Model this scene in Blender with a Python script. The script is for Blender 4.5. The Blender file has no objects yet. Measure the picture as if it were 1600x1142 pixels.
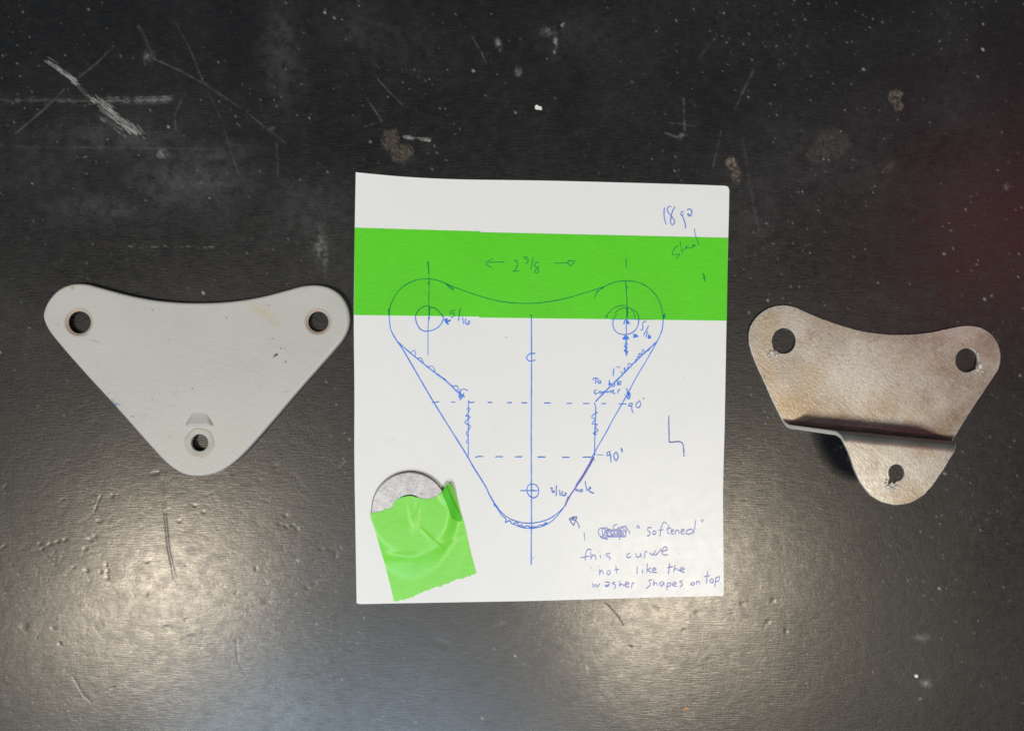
import bpy, math
import numpy as np
from mathutils import Vector
from mathutils.geometry import delaunay_2d_cdt

scene = bpy.context.scene
C = scene.collection
PI = math.pi
mm = 0.001
S = 0.196 * mm            # metres per photo pixel on the table plane
CAM_H = 0.250             # camera height above the table
# ------------------------------------------------------------------ camera
cam_d = bpy.data.cameras.new('camera')
cam = bpy.data.objects.new('camera', cam_d); C.objects.link(cam)
cam.location = (0, 0, CAM_H); cam.rotation_euler = (0, 0, 0)
cam_d.sensor_fit = 'HORIZONTAL'; cam_d.sensor_width = 36
cam_d.lens = 36 * CAM_H / (1600 * S)
cam_d.clip_start = 0.005; cam_d.clip_end = 20
scene.camera = cam
# ------------------------------------------------------------------ world and lamps
w = bpy.data.worlds.new('World'); scene.world = w; w.use_nodes = True
bg = w.node_tree.nodes['Background']
bg.inputs[0].default_value = (0.80, 0.90, 1.0, 1); bg.inputs[1].default_value = 0.13
def lamp(name, loc, power, col, size, size_y=None):
    d = bpy.data.lights.new(name, 'AREA'); d.energy = power; d.color = col
    d.shape = 'RECTANGLE' if size_y else 'DISK'; d.size = size
    if size_y: d.size_y = size_y
    o = bpy.data.objects.new(name, d); C.objects.link(o); o.location = loc
    o.rotation_euler = (-Vector(loc)).to_track_quat('-Z', 'Y').to_euler()
    return o
lamp('ceiling_lamp', (-1.21, -0.79, 2.6), 29.0, (1.0, 0.855, 0.65), 0.26, 0.34)
lamp('ceiling_lamp', (0.56, -0.79, 2.6), 30.5, (1.0, 0.855, 0.65), 0.58, 0.17)
lamp('window_light', (-0.36, -1.02, 1.6), 13.0, (0.58, 0.78, 1.0), 0.9, 0.45)
lamp('added_red_lamp', (0.75, 0.20, 1.0), 0.25, (1.0, 0.07, 0.09), 0.24)  # unseen lamp, added to put a red reflection in the tabletop
scene.view_settings.view_transform = 'Standard'; scene.view_settings.look = 'None'
scene.view_settings.exposure = 0.0; scene.view_settings.gamma = 1.0
scene.render.engine = 'CYCLES'

rng = np.random.default_rng(7)
# ------------------------------------------------------------------ coordinates
def P(px, py, z=0.0):
    k = (CAM_H - z) / CAM_H
    return ((px - 800) * S * k, -(py - 571) * S * k)
def PP(pts, z=0.0): return [P(x, y, z) for x, y in pts]
def Z(ox, oy, k, pts): return [(ox + x * k, oy + y * k) for x, y in pts]

def spline(pts, step, closed=False, alpha=0.5):
    """centripetal Catmull-Rom through pts, resampled at about `step`"""
    p = [np.array(q, float) for q in pts]
    n = len(p)
    if n == 2 and not closed:
        m = max(2, int(np.linalg.norm(p[1] - p[0]) / step) + 1)
        return [tuple(p[0] + (p[1] - p[0]) * i / (m - 1)) for i in range(m)]
    if closed: q = [p[-1]] + p + [p[0], p[1]]
    else: q = [2 * p[0] - p[1]] + p + [2 * p[-1] - p[-2]]
    out = []
    for i in range(len(q) - 3):
        a, b, c, d = q[i:i + 4]
        t0 = 0; t1 = t0 + max(np.linalg.norm(b - a), 1e-9) ** alpha
        t2 = t1 + max(np.linalg.norm(c - b), 1e-9) ** alpha; t3 = t2 + max(np.linalg.norm(d - c), 1e-9) ** alpha
        m = max(1, int(math.ceil(np.linalg.norm(c - b) / step)))
        for j in range(m):
            t = t1 + (t2 - t1) * j / m
            A1 = (t1 - t) / (t1 - t0) * a + (t - t0) / (t1 - t0) * b
            A2 = (t2 - t) / (t2 - t1) * b + (t - t1) / (t2 - t1) * c
            A3 = (t3 - t) / (t3 - t2) * c + (t - t2) / (t3 - t2) * d
            B1 = (t2 - t) / (t2 - t0) * A1 + (t - t0) / (t2 - t0) * A2
            B2 = (t3 - t) / (t3 - t1) * A2 + (t - t1) / (t3 - t1) * A3
            out.append(tuple((t2 - t) / (t2 - t1) * B1 + (t - t1) / (t2 - t1) * B2))
    if not closed: out.append(tuple(p[-1]))
    return out
def area(l): 
    a = np.array(l); return 0.5 * np.sum(a[:, 0] * np.roll(a[:, 1], -1) - np.roll(a[:, 0], -1) * a[:, 1])
def ccw(l): return l if area(l) > 0 else l[::-1]
def inset(loop, d):
    """shift a CCW loop inwards (positive d) along vertex normals"""
    a = np.array(loop); t = np.roll(a, -1, 0) - np.roll(a, 1, 0)
    t /= np.linalg.norm(t, axis=1)[:, None] + 1e-12
    return a + np.stack([-t[:, 1], t[:, 0]], 1) * d
def circle(cx, cy, r, n=48): return [(cx + r * math.cos(2 * PI * i / n), cy + r * math.sin(2 * PI * i / n)) for i in range(n)]

# ------------------------------------------------------------------ objects
def thing(name, label, cat, loc=(0, 0, 0), group=None):
    o = bpy.data.objects.new(name, None); C.objects.link(o); o.location = loc
    o.empty_display_size = 0.01
    o['label'] = label; o['category'] = cat
    if group: o['group'] = group
    return o
def tag(o, label, cat, group=None):
    o['label'] = label; o['category'] = cat
    if group: o['group'] = group
    return o
def obj(name, verts, faces, mats, parent=None, smooth=True, mi=None):
    me = bpy.data.meshes.new(name)
    off = np.array(parent.location if parent else (0, 0, 0))
    me.from_pydata([tuple(np.array(v) - off) for v in verts], [], faces)
    for m in (mats if isinstance(mats, (list, tuple)) else [mats]): me.materials.append(m)
    sm = smooth if isinstance(smooth, (list, np.ndarray)) else [smooth] * len(me.polygons)
    me.polygons.foreach_set('use_smooth', [bool(b) for b in sm])
    if mi is not None: me.polygons.foreach_set('material_index', mi)
    me.update()
    o = bpy.data.objects.new(name, me); C.objects.link(o)
    if parent: o.parent = parent
    return o
def inside(q, poly):
    a = np.array(poly); b = np.roll(a, -1, 0); x = q[:, 0]; y = q[:, 1]; c = np.zeros(len(q), bool)
    for (x0, y0), (x1, y1) in zip(a, b):
        if y0 == y1: continue
        c ^= ((y0 > y) != (y1 > y)) & (x < (x1 - x0) * (y - y0) / (y1 - y0) + x0)
    return c
def cdt(outer, holes, interior=()):
    """triangulate; returns points, tris (index into points)"""
    vs = []; es = []; faces = []
    for lp in [outer] + list(holes):
        b = len(vs); n = len(lp); vs += [Vector((p[0] * 1000, p[1] * 1000)) for p in lp]
        faces.append(list(range(b, b + n)))
        es += [(b + i, b + (i + 1) % n) for i in range(n)]
    vs += [Vector((p[0] * 1000, p[1] * 1000)) for p in interior]
    r = delaunay_2d_cdt(vs, es, [], 0, 1e-7)
    pts = [(v.x / 1000, v.y / 1000) for v in r[0]]
    tris = []
    T = np.array([tuple(f)[:3] for f in r[2]]); cen = np.array(pts)[T].mean(1)
    keep = inside(cen, outer)
    for h in holes: keep &= ~inside(cen, h)
    for f in T[keep].tolist():
        a, b, c = [pts[i] for i in f[:3]]
        s = (b[0] - a[0]) * (c[1] - a[1]) - (b[1] - a[1]) * (c[0] - a[0])
        tris.append(tuple(f) if s > 0 else tuple(f)[::-1])
    return pts, tris
def inpoly(p, poly):
    x, y = p; c = False; n = len(poly); j = n - 1
    for i in range(n):
        xi, yi = poly[i]; xj, yj = poly[j]
        if (yi > y) != (yj > y) and x < (xj - xi) * (y - yi) / (yj - yi) + xi: c = not c
        j = i
    return c
def plate(outer, holes, prof_o, prof_h, fmap, interior=()):
    """solid plate. prof_*: list of (inset, w) from the top face rim to the bottom face rim.
    fmap(u, v, w) -> 3D.  prof_h may be a list of profiles, one for each hole. Returns verts, faces, smooth, uv of face"""
    outer = ccw(outer); holes = [ccw(h) for h in holes]
    if holes and not isinstance(prof_h[0], list): prof_h = [prof_h] * len(holes)
    V = []; F = []; SM = []; UV = []
    def cap(k, up):
        o = inset(outer, prof_o[k][0]); hs = [inset(h, -ph[k][0]) for h, ph in zip(holes, prof_h)]
        pts, tris = cdt([tuple(q) for q in o], [[tuple(q) for q in h] for h in hs], interior)
        b = len(V); wv = prof_o[k][1]
        V.extend(fmap(u, v, wv) for u, v in pts)
        for t in tris:
            F.append(tuple(b + i for i in (t if up else t[::-1]))); SM.append(len(interior) > 0)
            UV.append((sum(pts[i][0] for i in t) / 3, sum(pts[i][1] for i in t) / 3))
    cap(0, True); cap(-1, False)
    for lp, pr, sg in [(outer, prof_o, 1)] + [(h, ph, -1) for h, ph in zip(holes, prof_h)]:
        b = len(V); n = len(lp)
        for d, wv in pr:
            V.extend(fmap(u, v, wv) for u, v in inset(lp, d * sg))
        for k in range(len(pr) - 1):
            for i in range(n):
                j = (i + 1) % n
                q = (b + k * n + i, b + (k + 1) * n + i, b + (k + 1) * n + j, b + k * n + j)
                F.append(q if sg > 0 else q[::-1]); SM.append(True); UV.append(tuple(lp[i]))
    return V, F, SM, UV
def rnd(r, w_top, n=5):
    """quarter-round profile from the top face at inset r down to the side"""
    return [(r - r * math.sin(a), w_top - r + r * math.cos(a)) for a in np.linspace(0, PI / 2, n)]
flat = lambda u, v, w: (u, v, w)

# ------------------------------------------------------------------ materials
class NT:
    def __init__(s, name):
        s.m = bpy.data.materials.new(name); s.m.use_nodes = True
        s.t = s.m.node_tree; s.b = s.t.nodes['Principled BSDF']
        s.co = s.t.nodes.new('ShaderNodeTexCoord').outputs['Object']
    def link(s, a, b): s.t.links.new(a, b)
    def put(s, sock, v):
        if isinstance(v, bpy.types.NodeSocket): s.link(v, sock)
        elif isinstance(v, (tuple, list)) and len(v) == 3 and len(sock.default_value) == 4: sock.default_value = (*v, 1)
        else: sock.default_value = v
    def set(s, **k):
        for n, v in k.items(): s.put(s.b.inputs[n.replace('_', ' ')], v)
        return s
    def map(s, scale=(1, 1, 1), rot=(0, 0, 0), loc=(0, 0, 0)):
        n = s.t.nodes.new('ShaderNodeMapping'); s.link(s.co, n.inputs[0])
        n.inputs['Scale'].default_value = scale; n.inputs['Rotation'].default_value = rot; n.inputs['Location'].default_value = loc
        return n.outputs[0]
    def fibre(s, rot, scale):
        a = s.t.nodes.new('ShaderNodeMapping'); s.link(s.co, a.inputs[0]); a.inputs['Rotation'].default_value = (0, 0, rot)
        b = s.t.nodes.new('ShaderNodeMapping'); s.link(a.outputs[0], b.inputs[0]); b.inputs['Scale'].default_value = scale
        return b.outputs[0]
    def noise(s, scale, detail=3, rough=.55, vec=None, out=0):
        n = s.t.nodes.new('ShaderNodeTexNoise'); s.link(vec or s.co, n.inputs['Vector'])
        n.inputs['Scale'].default_value = scale; n.inputs['Detail'].default_value = detail; n.inputs['Roughness'].default_value = rough
        return n.outputs[out]
    def ramp(s, f, a, b, lo=0., hi=1.):
        n = s.t.nodes.new('ShaderNodeMapRange'); s.link(f, n.inputs[0])
        for i, v in zip((1, 2, 3, 4), (a, b, lo, hi)): n.inputs[i].default_value = v
        return n.outputs[0]
    def mix(s, f, a, b):
        n = s.t.nodes.new('ShaderNodeMix'); n.data_type = 'RGBA'
        s.put(n.inputs[0], f); s.put(n.inputs[6], a); s.put(n.inputs[7], b); return n.outputs[2]
    def math(s, op, a, b=0.):
        n = s.t.nodes.new('ShaderNodeMath'); n.operation = op; s.put(n.inputs[0], a); s.put(n.inputs[1], b); return n.outputs[0]
    def attr(s, name):
        n = s.t.nodes.new('ShaderNodeAttribute'); n.attribute_name = name; return n
    def bump(s, h, strength, dist, prev=None):
        n = s.t.nodes.new('ShaderNodeBump'); s.link(h, n.inputs['Height'])
        n.inputs['Strength'].default_value = strength; n.inputs['Distance'].default_value = dist
        if prev: s.link(prev, n.inputs['Normal'])
        return n.outputs[0]
    def spot(s, x, y, rx, ry, rot=0, edge=.5):
        """0..1 mask of a noisy ellipse at object coords (x, y)"""
        n = s.t.nodes.new('ShaderNodeMapping'); n.vector_type = 'TEXTURE'
        nz = s.noise(900, 2, .6, out=1)
        v = s.t.nodes.new('ShaderNodeVectorMath'); v.operation = 'MULTIPLY_ADD'
        s.link(nz, v.inputs[0]); k = min(rx, ry) * .9; v.inputs[1].default_value = (k, k, 0)
        s.link(s.co, v.inputs[2])
        s.link(v.outputs[0], n.inputs[0])
        n.inputs['Location'].default_value = (x + k / 2, y + k / 2, 0); n.inputs['Rotation'].default_value = (0, 0, rot); n.inputs['Scale'].default_value = (rx, ry, 1000)
        l = s.t.nodes.new('ShaderNodeVectorMath'); l.operation = 'LENGTH'; s.link(n.outputs[0], l.inputs[0])
        return s.ramp(l.outputs['Value'], 1.0 + edge * .5, 1.0 - edge, 0, 1)

def M_table():
    n = NT('black_worn_top'); a = n.attr('wear')
    sp = n.t.nodes.new('ShaderNodeSeparateColor'); n.link(a.outputs['Color'], sp.inputs[0])
    streak = n.noise(1, 3, .6, n.map((230, 3000, 1)))
    streak2 = n.noise(1, 3, .6, n.map((2600, 60, 1)))
    cloud = n.noise(22, 5, .6); fine = n.noise(1400, 3, .7); mid = n.noise(260, 4, .65)
    base = n.mix(n.ramp(cloud, .35, .7), (.0015, .002, .0036), (.0045, .0052, .007))
    base = n.mix(n.math('MULTIPLY', n.ramp(fine, .5, .8), .16), base, (.045, .05, .058))
    base = n.mix(n.math('MULTIPLY', n.ramp(n.noise(2300, 2, .6), .64, .74), n.ramp(n.noise(40, 3, .6), .45, .65, .0, .5)), base, (.22, .22, .22))
    base = n.mix(sp.outputs[2], base, (.075, .08, .09))
    base = n.mix(sp.outputs[1], base, (.30, .245, .19))
    base = n.mix(sp.outputs[0], base, (.62, .65, .66))
    r = n.math('ADD', n.ramp(cloud, .3, .7, .315, .385), n.ramp(streak, .3, .7, -.08, .10))
    r = n.math('ADD', r, n.math('MULTIPLY', sp.outputs[2], .25))
    r = n.math('ADD', r, n.math('MULTIPLY', n.ramp(mid, .45, .75), .12))
    b1 = n.bump(streak, .32, .00011)
    b2 = n.bump(mid, .16, .0004, b1)
    b3 = n.bump(fine, .4, .00010, b2)
    n.set(Base_Color=base, Roughness=r, Normal=b3); n.b.inputs['Specular IOR Level'].default_value = .42
    n.set(Coat_Weight=n.ramp(cloud, .3, .7, .55, .36), Coat_Roughness=n.ramp(mid, .3, .7, .16, .24), Coat_Normal=n.bump(mid, .12, .0003, n.bump(streak, .2, .0001)))
    return n.m
def M_paint():
    n = NT('grey_enamel')
    pe = n.noise(900, 3, .6); cl = n.noise(30, 4, .6)
    base = n.mix(n.ramp(cl, .35, .7), (.448, .464, .462), (.497, .505, .494))
    base = n.mix(n.ramp(n.noise(120, 4, .7, n.map(loc=(.2, .5, 0))), .60, .78, 0, .35), base, (.34, .345, .325))
    base = n.mix(n.ramp(n.noise(520, 2, .5, n.map(loc=(.8, .1, 0))), .74, .78, 0, .7), base, (.20, .20, .19))
    sc = n.noise(1, 3, .7, n.map((1100, 350, 1), (0, 0, .3)))
    base = n.mix(n.math('MULTIPLY', n.ramp(sc, .68, .78), .35), base, (.22, .22, .22))
    for x, y, rx, ry, rot, col, e, k in [
        (113.5, 450, 3.2, 3, 0, (.40, .27, .13), .7, .8), (108, 449, 4, 2, 0, (.42, .36, .26), .8, .4),
        (431, 554.5, 4.2, 2, .5, (.10, .065, .045), .35, 1), (427, 558, 2, 1, .5, (.25, .18, .12), .35, .8),
        (180, 632, 8, 2.6, .15, (.10, .20, .55), .7, .8), (176, 627, 5, 3, -.7, (.20, .23, .20), .8, .5),
        (412, 489, 24, 7, -.6, (.46, .43, .33), .9, .75), (430, 506, 8, 3, -.3, (.42, .39, .30), .9, .5),
        (301, 606.5, 2.2, 2, 0, (.2, .2, .2), .5, .6), (266, 681, 3.5, 1.6, .2, (.24, .23, .2), .7, .5),
        (446, 612, 6, 2.2, .2, (.33, .38, .50), .9, .6), (262, 636, 14, 4, .1, (.40, .43, .50), .9, .4),
        (148, 533, 12, 1.0, -.35, (.2, .2, .19), .8, .5), (134, 524, 6, .8, .2, (.2, .2, .19), .8, .5)]:
        X, Y = P(x, y, 2.6 * mm); c0 = P(*LB0)
        base = n.mix(n.math('MULTIPLY', n.spot(X - c0[0], Y - c0[1], rx * S, ry * S, rot, e), k), base, col)
    n.set(Base_Color=base, Roughness=n.ramp(cl, .3, .7, .36, .46), Normal=n.bump(n.noise(650, 4, .65), .34, .00018, n.bump(n.noise(1700, 2, .6), .35, .00008)))
    return n.m
def M_simple(name, col, rough=.5, metal=0, var=.0, vscale=300, bump=0, bscale=900, bdist=.0001, col2=None):
    n = NT(name)
    if 'ink' in name: n.b.inputs['Specular IOR Level'].default_value = .12; rough = .7
    c = col
    if var or col2:
        c = n.mix(n.ramp(n.noise(vscale, 4, .6), .35, .68), col, col2 or tuple(x * (1 - var) for x in col))
    n.set(Base_Color=c, Roughness=rough, Metallic=metal)
    if bump: n.set(Normal=n.bump(n.noise(bscale, 3, .6), bump, bdist))
    return n.m
def M_steel():
    n = NT('bare_mild_steel'); a = n.attr('scale_shade_tint')
    big = n.noise(45, 5, .6); grain = n.noise(700, 3, .7)
    br = n.noise(1, 4, .65, n.fibre(.75, (260, 1500, 300))); br2 = n.noise(1, 4, .65, n.fibre(-.6, (260, 1500, 300)))
    base = n.mix(n.ramp(big, .40, .60), (.58, .555, .515), (.40, .36, .31))
    base = n.mix(n.ramp(n.noise(70, 4, .6, n.map(loc=(.3, .1, 0))), .50, .66, 0, .75), base, (.42, .32, .215))
    base = n.mix(n.ramp(n.noise(95, 4, .6, n.map(loc=(.1, .7, 0))), .56, .70, 0, .6), base, (.33, .24, .20))
    base = n.mix(n.ramp(grain, .48, .72, 0, .4), base, (.36, .32, .28))
    o0 = P(1365, 668)
    for x, y, rx, ry, rot, col, k in [(1490, 652, 34, 20, .8, (.27, .19, .125), .75), (1245, 636, 34, 22, -.5, (.36, .265, .165), .6), (1300, 648, 40, 10, -.1, (.33, .25, .17), .5), (1405, 566, 14, 11, 0, (.46, .36, .24), .8), (1196, 585, 16, 34, .4, (.40, .30, .19), .6),
            (1545, 530, 18, 30, -.5, (.33, .25, .22), .7), (1535, 600, 22, 24, .4, (.34, .26, .20), .6), (1206, 520, 24, 30, 0, (.47, .38, .27), .6), (1270, 498, 30, 10, -.4, (.38, .32, .25), .6), (1420, 527, 60, 7, 0, (.36, .30, .24), .6), (1440, 674, 46, 9, -.1, (.28, .18, .14), .7), (1450, 745, 20, 24, .6, (.42, .35, .28), .5), (1350, 585, 85, 48, -.1, (.70, .69, .67), .6)]:
        X, Y = P(x, y)
        base = n.mix(n.math('MULTIPLY', n.spot(X - o0[0], Y - o0[1], rx * S, ry * S, rot, .95), k), base, col)
    base = n.mix(n.ramp(br, .58, .78, 0, .38), base, (.80, .78, .75))
    base = n.mix(n.ramp(br2, .57, .75, 0, .28), base, (.30, .27, .24))
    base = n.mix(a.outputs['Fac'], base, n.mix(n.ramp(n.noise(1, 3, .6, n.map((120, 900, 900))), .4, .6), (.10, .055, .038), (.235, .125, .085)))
    g2 = n.noise(1500, 2, .7)
    base = n.mix(n.ramp(g2, .55, .75, 0, .3), base, (.30, .265, .23)); base = n.mix(n.ramp(g2, .45, .25, 0, .3), base, (.78, .76, .73))
    r = n.math('ADD', n.ramp(grain, .3, .7, .30, .42), n.ramp(br2, .5, .7, 0, .1))
    base = n.mix(1.0, base, base); tn = n.t.nodes.new('ShaderNodeMix'); tn.data_type = 'RGBA'; tn.blend_type = 'MULTIPLY'; tn.inputs[0].default_value = 1; n.link(base, tn.inputs[6]); tn.inputs[7].default_value = (.83, .87, .91, 1); base = tn.outputs[2]
    ce = n.attr('cut_edge').outputs['Fac']; base = n.mix(ce, base, (.62, .60, .57))  # paler edge colour carries the light the cut edges catch
    n.set(Base_Color=base, Metallic=n.ramp(ce, 0, 1, .84, .25), Roughness=r, Normal=n.bump(br, .25, .00006, n.bump(grain, .25, .0001, n.bump(g2, .3, .00008))))
    return n.m
def M_zinc():
    n = NT('zinc_plate'); v = n.noise(420, 4, .6); g = n.noise(1600, 2, .6)
    base = n.mix(n.ramp(v, .35, .65), (.27, .28, .31), (.36, .37, .40))
    n.set(Base_Color=base, Metallic=.85, Roughness=n.ramp(g, .3, .7, .3, .5), Normal=n.bump(g, .25, .0001)); return n.m
def M_tape(name, col, rough=.55, spec=.25):
    n = NT(name); f = n.noise(1, 3, .6, n.map((300, 2600, 1))); c = n.noise(60, 3, .5)
    cb = n.mix(n.ramp(c, .3, .7), col, tuple(x * .92 for x in col)); cb = n.mix(n.ramp(f, .35, .65, 0, .5), cb, tuple(min(1, x * 1.12 + .012) for x in col))
    n.set(Base_Color=cb, Roughness=rough, Normal=n.bump(n.noise(90, 3, .5), .22, .0006, n.bump(f, .45, .0001)))
    n.b.inputs['Specular IOR Level'].default_value = spec
    return n.m
def M_card():
    n = NT('white_card'); c = n.noise(35, 4, .6); g = n.noise(1000, 3, .6)
    base = n.mix(n.ramp(c, .3, .7), (.80, .835, .872), (.78, .816, .853))
    base = n.mix(n.ramp(n.noise(170, 4, .7, n.map(loc=(.7, .2, .1))), .64, .80, 0, .2), base, (.45, .45, .45))
    base = n.mix(n.ramp(n.noise(420, 2, .5, n.map(loc=(.4, .6, .1))), .77, .80, 0, .5), base, (.33, .32, .32))
    n.set(Base_Color=base, Roughness=n.ramp(n.noise(300, 3, .6), .3, .7, .30, .38), Normal=n.bump(n.noise(28, 3, .5), .12, .002, n.bump(g, .10, .00005))); n.b.inputs['Specular IOR Level'].default_value = .35; return n.m

# ------------------------------------------------------------------ table top (one worn sheet with real dents)
def gauss_stroke(A, X, Y, pts, width, amp, soft=1.0, jag=0.0, seed=0):
    """stamp a soft polyline (photo pixels) into array A"""
    r = np.random.default_rng(seed)
    pts = np.array(pts, float)
    for k in range(len(pts) - 1):
        a, b = pts[k], pts[k + 1]; d = b - a; L = np.linalg.norm(d) + 1e-9
        m = width * 4 + 3
        x0, x1 = min(a[0], b[0]) - m, max(a[0], b[0]) + m; y0, y1 = min(a[1], b[1]) - m, max(a[1], b[1]) + m
        i0, i1 = np.searchsorted(X, [x0, x1]); j0, j1 = np.searchsorted(Y, [y0, y1])
        if i1 <= i0 or j1 <= j0: continue
        xs, ys = np.meshgrid(X[i0:i1], Y[j0:j1])
        t = np.clip(((xs - a[0]) * d[0] + (ys - a[1]) * d[1]) / L ** 2, 0, 1)
        nrm = ((xs - a[0]) * -d[1] + (ys - a[1]) * d[0]) / L
        dist = np.hypot(xs - a[0] - t * d[0], ys - a[1] - t * d[1])
        v = amp * np.exp(-(dist / (width * soft)) ** 2)
        if jag:
            # fibrous break-up along the stroke
            nt = np.interp(t * L / 6.0 + k * 50, np.arange(400), r.random(400)) * .5 + np.interp(nrm * 1.2 + 200, np.arange(400), r.random(400)) * .7
            v = v * np.clip(1 - jag + jag * 2.2 * (nt - .35), 0, 1.2)
        A[j0:j1, i0:i1] = np.maximum(A[j0:j1, i0:i1], v)
def vnoise(X, Y, cell, seed):
    r = np.random.default_rng(seed)
    gx = (X - X[0]) / cell; gy = (Y - Y[0]) / cell
    n1, n2 = int(gx.max()) + 3, int(gy.max()) + 3
    g = r.random((n2, n1))
    ix = gx.astype(int); fx = gx - ix; fx = fx * fx * (3 - 2 * fx)
    iy = gy.astype(int); fy = (gy - iy); fy = (fy * fy * (3 - 2 * fy))[:, None]
    a = g[iy][:, ix] * (1 - fx) + g[iy][:, ix + 1] * fx
    b = g[iy + 1][:, ix] * (1 - fx) + g[iy + 1][:, ix + 1] * fx
    return a * (1 - fy) + b * fy
def build_table():
    st = 1.42
    xs = np.arange(-30, 1631, st); ys = np.arange(-30, 1173, st)
    ex = np.array([40, 120, 300, 650, 1200, 2200.])
    X = np.concatenate([xs[0] - ex[::-1], xs, xs[-1] + ex]); Y = np.concatenate([ys[0] - ex[::-1], ys, ys[-1] + ex])
    nx, ny = len(X), len(Y)
    A = np.zeros((3, ny, nx)); Hh = np.zeros((ny, nx))
    white, brown, haze = A
    f1 = vnoise(X, Y, 4, 1); f2 = vnoise(X, Y, 11, 2); f3 = vnoise(X, Y, 60, 3); f4 = vnoise(X, Y, 160, 4); f5 = vnoise(X, Y, 2, 5)
    G = lambda *a, **k: gauss_stroke(*a, **k)
    W = lambda pts, w, a, jag=.0, seed=0: gauss_stroke(white, X, Y, pts, w, a, jag=jag, seed=seed)
    # --- scuffs and scratches
    rs = np.random.default_rng(77)
    def scuff(p0, p1, spread, count, amp, lmin, lmax):
        p0 = np.array(p0, float); p1 = np.array(p1, float); d = p1 - p0; L = np.linalg.norm(d); d /= L; nn = np.array([-d[1], d[0]])
        for _ in range(count):
            t = rs.random() * L; o = rs.normal(0, spread); ln = rs.uniform(lmin, lmax); k = rs.normal(0, .06)
            a0 = p0 + d * t + nn * o; a1 = a0 + (d + nn * k) * min(ln, L - t + 4)
            gauss_stroke(white if rs.random() < .9 else brown, X, Y, [a0, a1], rs.uniform(.7, 1.1), amp * rs.uniform(.25, 1), jag=.5, seed=int(rs.integers(1e6)))
    scuff((70, 93), (117, 128), 2.0, 34, .62, 5, 22); scuff((115, 127), (148, 158), 1.6, 14, .28, 4, 14)
    scuff((142, 150), (212, 206), 3.6, 74, .65, 5, 24); scuff((160, 175), (200, 203), 7.0, 30, .3, 3, 12); scuff((195, 185), (224, 214), 2.0, 16, .4, 3, 12)
    gauss_stroke(brown, X, Y, [(114, 126), (134, 148), (150, 160)], 2.0, .3, jag=.8, seed=3)
    gauss_stroke(haze, X, Y, [(160, 185), (192, 203)], 7, .5, jag=.8, seed=8)
    for pts, w_, a_ in [([(178, 72), (150, 100), (116, 127)], 1.3, .2), ([(100, 140), (70, 170), (24, 209)], 1.3, .24),
        ([(240, 92), (280, 110), (320, 132), (355, 155)], 1.2, .30), ([(355, 155), (400, 188), (445, 223)], 1.1, .22),
        ([(272, 32), (296, 75), (318, 130)], 1.0, .16), ([(325, 143), (345, 185), (360, 235), (372, 270)], 1.0, .15),
        ([(216, 42), (228, 65), (236, 86)], 2.2, .16), ([(283, 158), (273, 180), (275, 203)], 1.5, .16),
        ([(560, 130), (578, 162), (597, 190)], 1.4, .2), ([(590, 124), (612, 148), (629, 165)], .9, .22), ([(738, 58), (752, 82), (760, 101)], 1.0, .26),
        ([(580, 95), (592, 106)], .9, .22), ([(570, 198), (596, 190)], 1.2, .2),
        ([(1068, 155), (1070, 203)], 1.6, .30), ([(1044, 192), (1085, 197)], 1.0, .16), ([(1040, 208), (1064, 217)], 1.6, .26),
        ([(1177, 110), (1160, 145), (1149, 172)], 1.6, .22), ([(1134, 44), (1110, 68), (1094, 90)], 1.3, .14),
        ([(1127, 205), (1120, 235), (1114, 262)], 1.0, .2), ([(1160, 215), (1172, 290), (1186, 360)], 2.0, .08),
        ([(0, 229), (120, 231), (340, 234)], 2.0, .07), ([(420, 203), (428, 200)], 2, .35), ([(432, 225), (434, 275)], 2, .10),
        ([(500, 890), (555, 850)], .9, .12), ([(480, 925), (540, 870)], .8, .10), ([(770, 978), (790, 972)], 1.2, .2), ([(1270, 830), (1376, 890)], 1.2, .06),
        ([(530, 730), (538, 722)], 1.2, .55), ([(536, 716), (541, 722)], 1.5, .7)]:
        W(pts, w_ * 1.1, a_ * .40, .9, int(pts[0][0]))
    W([(0, 157), (100, 158), (170, 158)], 5.5, .07, 1.0, 11); W([(165, 157), (220, 157), (266, 155)], 5.5, .18, 1.0, 12)
    [W([(x, 384 + x % 5 * .9), (x + 2 + x % 7, 385 + x % 5 * .7)], .9, .03 + .2 * ((x * 7) % 10) / 10, .3, x) for x in range(192, 332, 9) if x % 4]
    scuff((627, 213), (668, 219), 1.2, 16, .55, 6, 20); scuff((168, 157), (266, 156), 2.6, 60, .3, 2, 7); scuff((0, 157), (170, 158), 2.6, 50, .16, 2, 7)
    for x, y, rx, ry, a_ in [(778, 68, 4, 6, .35), (780, 76, 3, 4, .3), (868, 68, 3, 7, .42), (866, 82, 2, 3, .3), (810, 113, 4, 6, .35), (857, 50, 10, 6, .16),
        (252, 240, 8, 6, .26), (500, 384, 8, 22, .16), (507, 400, 4, 20, .2), (1440, 996, 12, 5, .17), (1447, 1067, 8, 5, .3), (232, 88, 7, 7, .22), (1065, 212, 6, 3, .2), (1572, 293, 5, 4, .14)]:
        e = np.exp(-(((X - x) / rx) ** 2)[None, :] - (((Y - y) / ry) ** 2)[:, None])
        white[:] = np.maximum(white, e * a_ * np.clip(f1 * 1.6 - .1, 0, 1.3))
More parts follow.
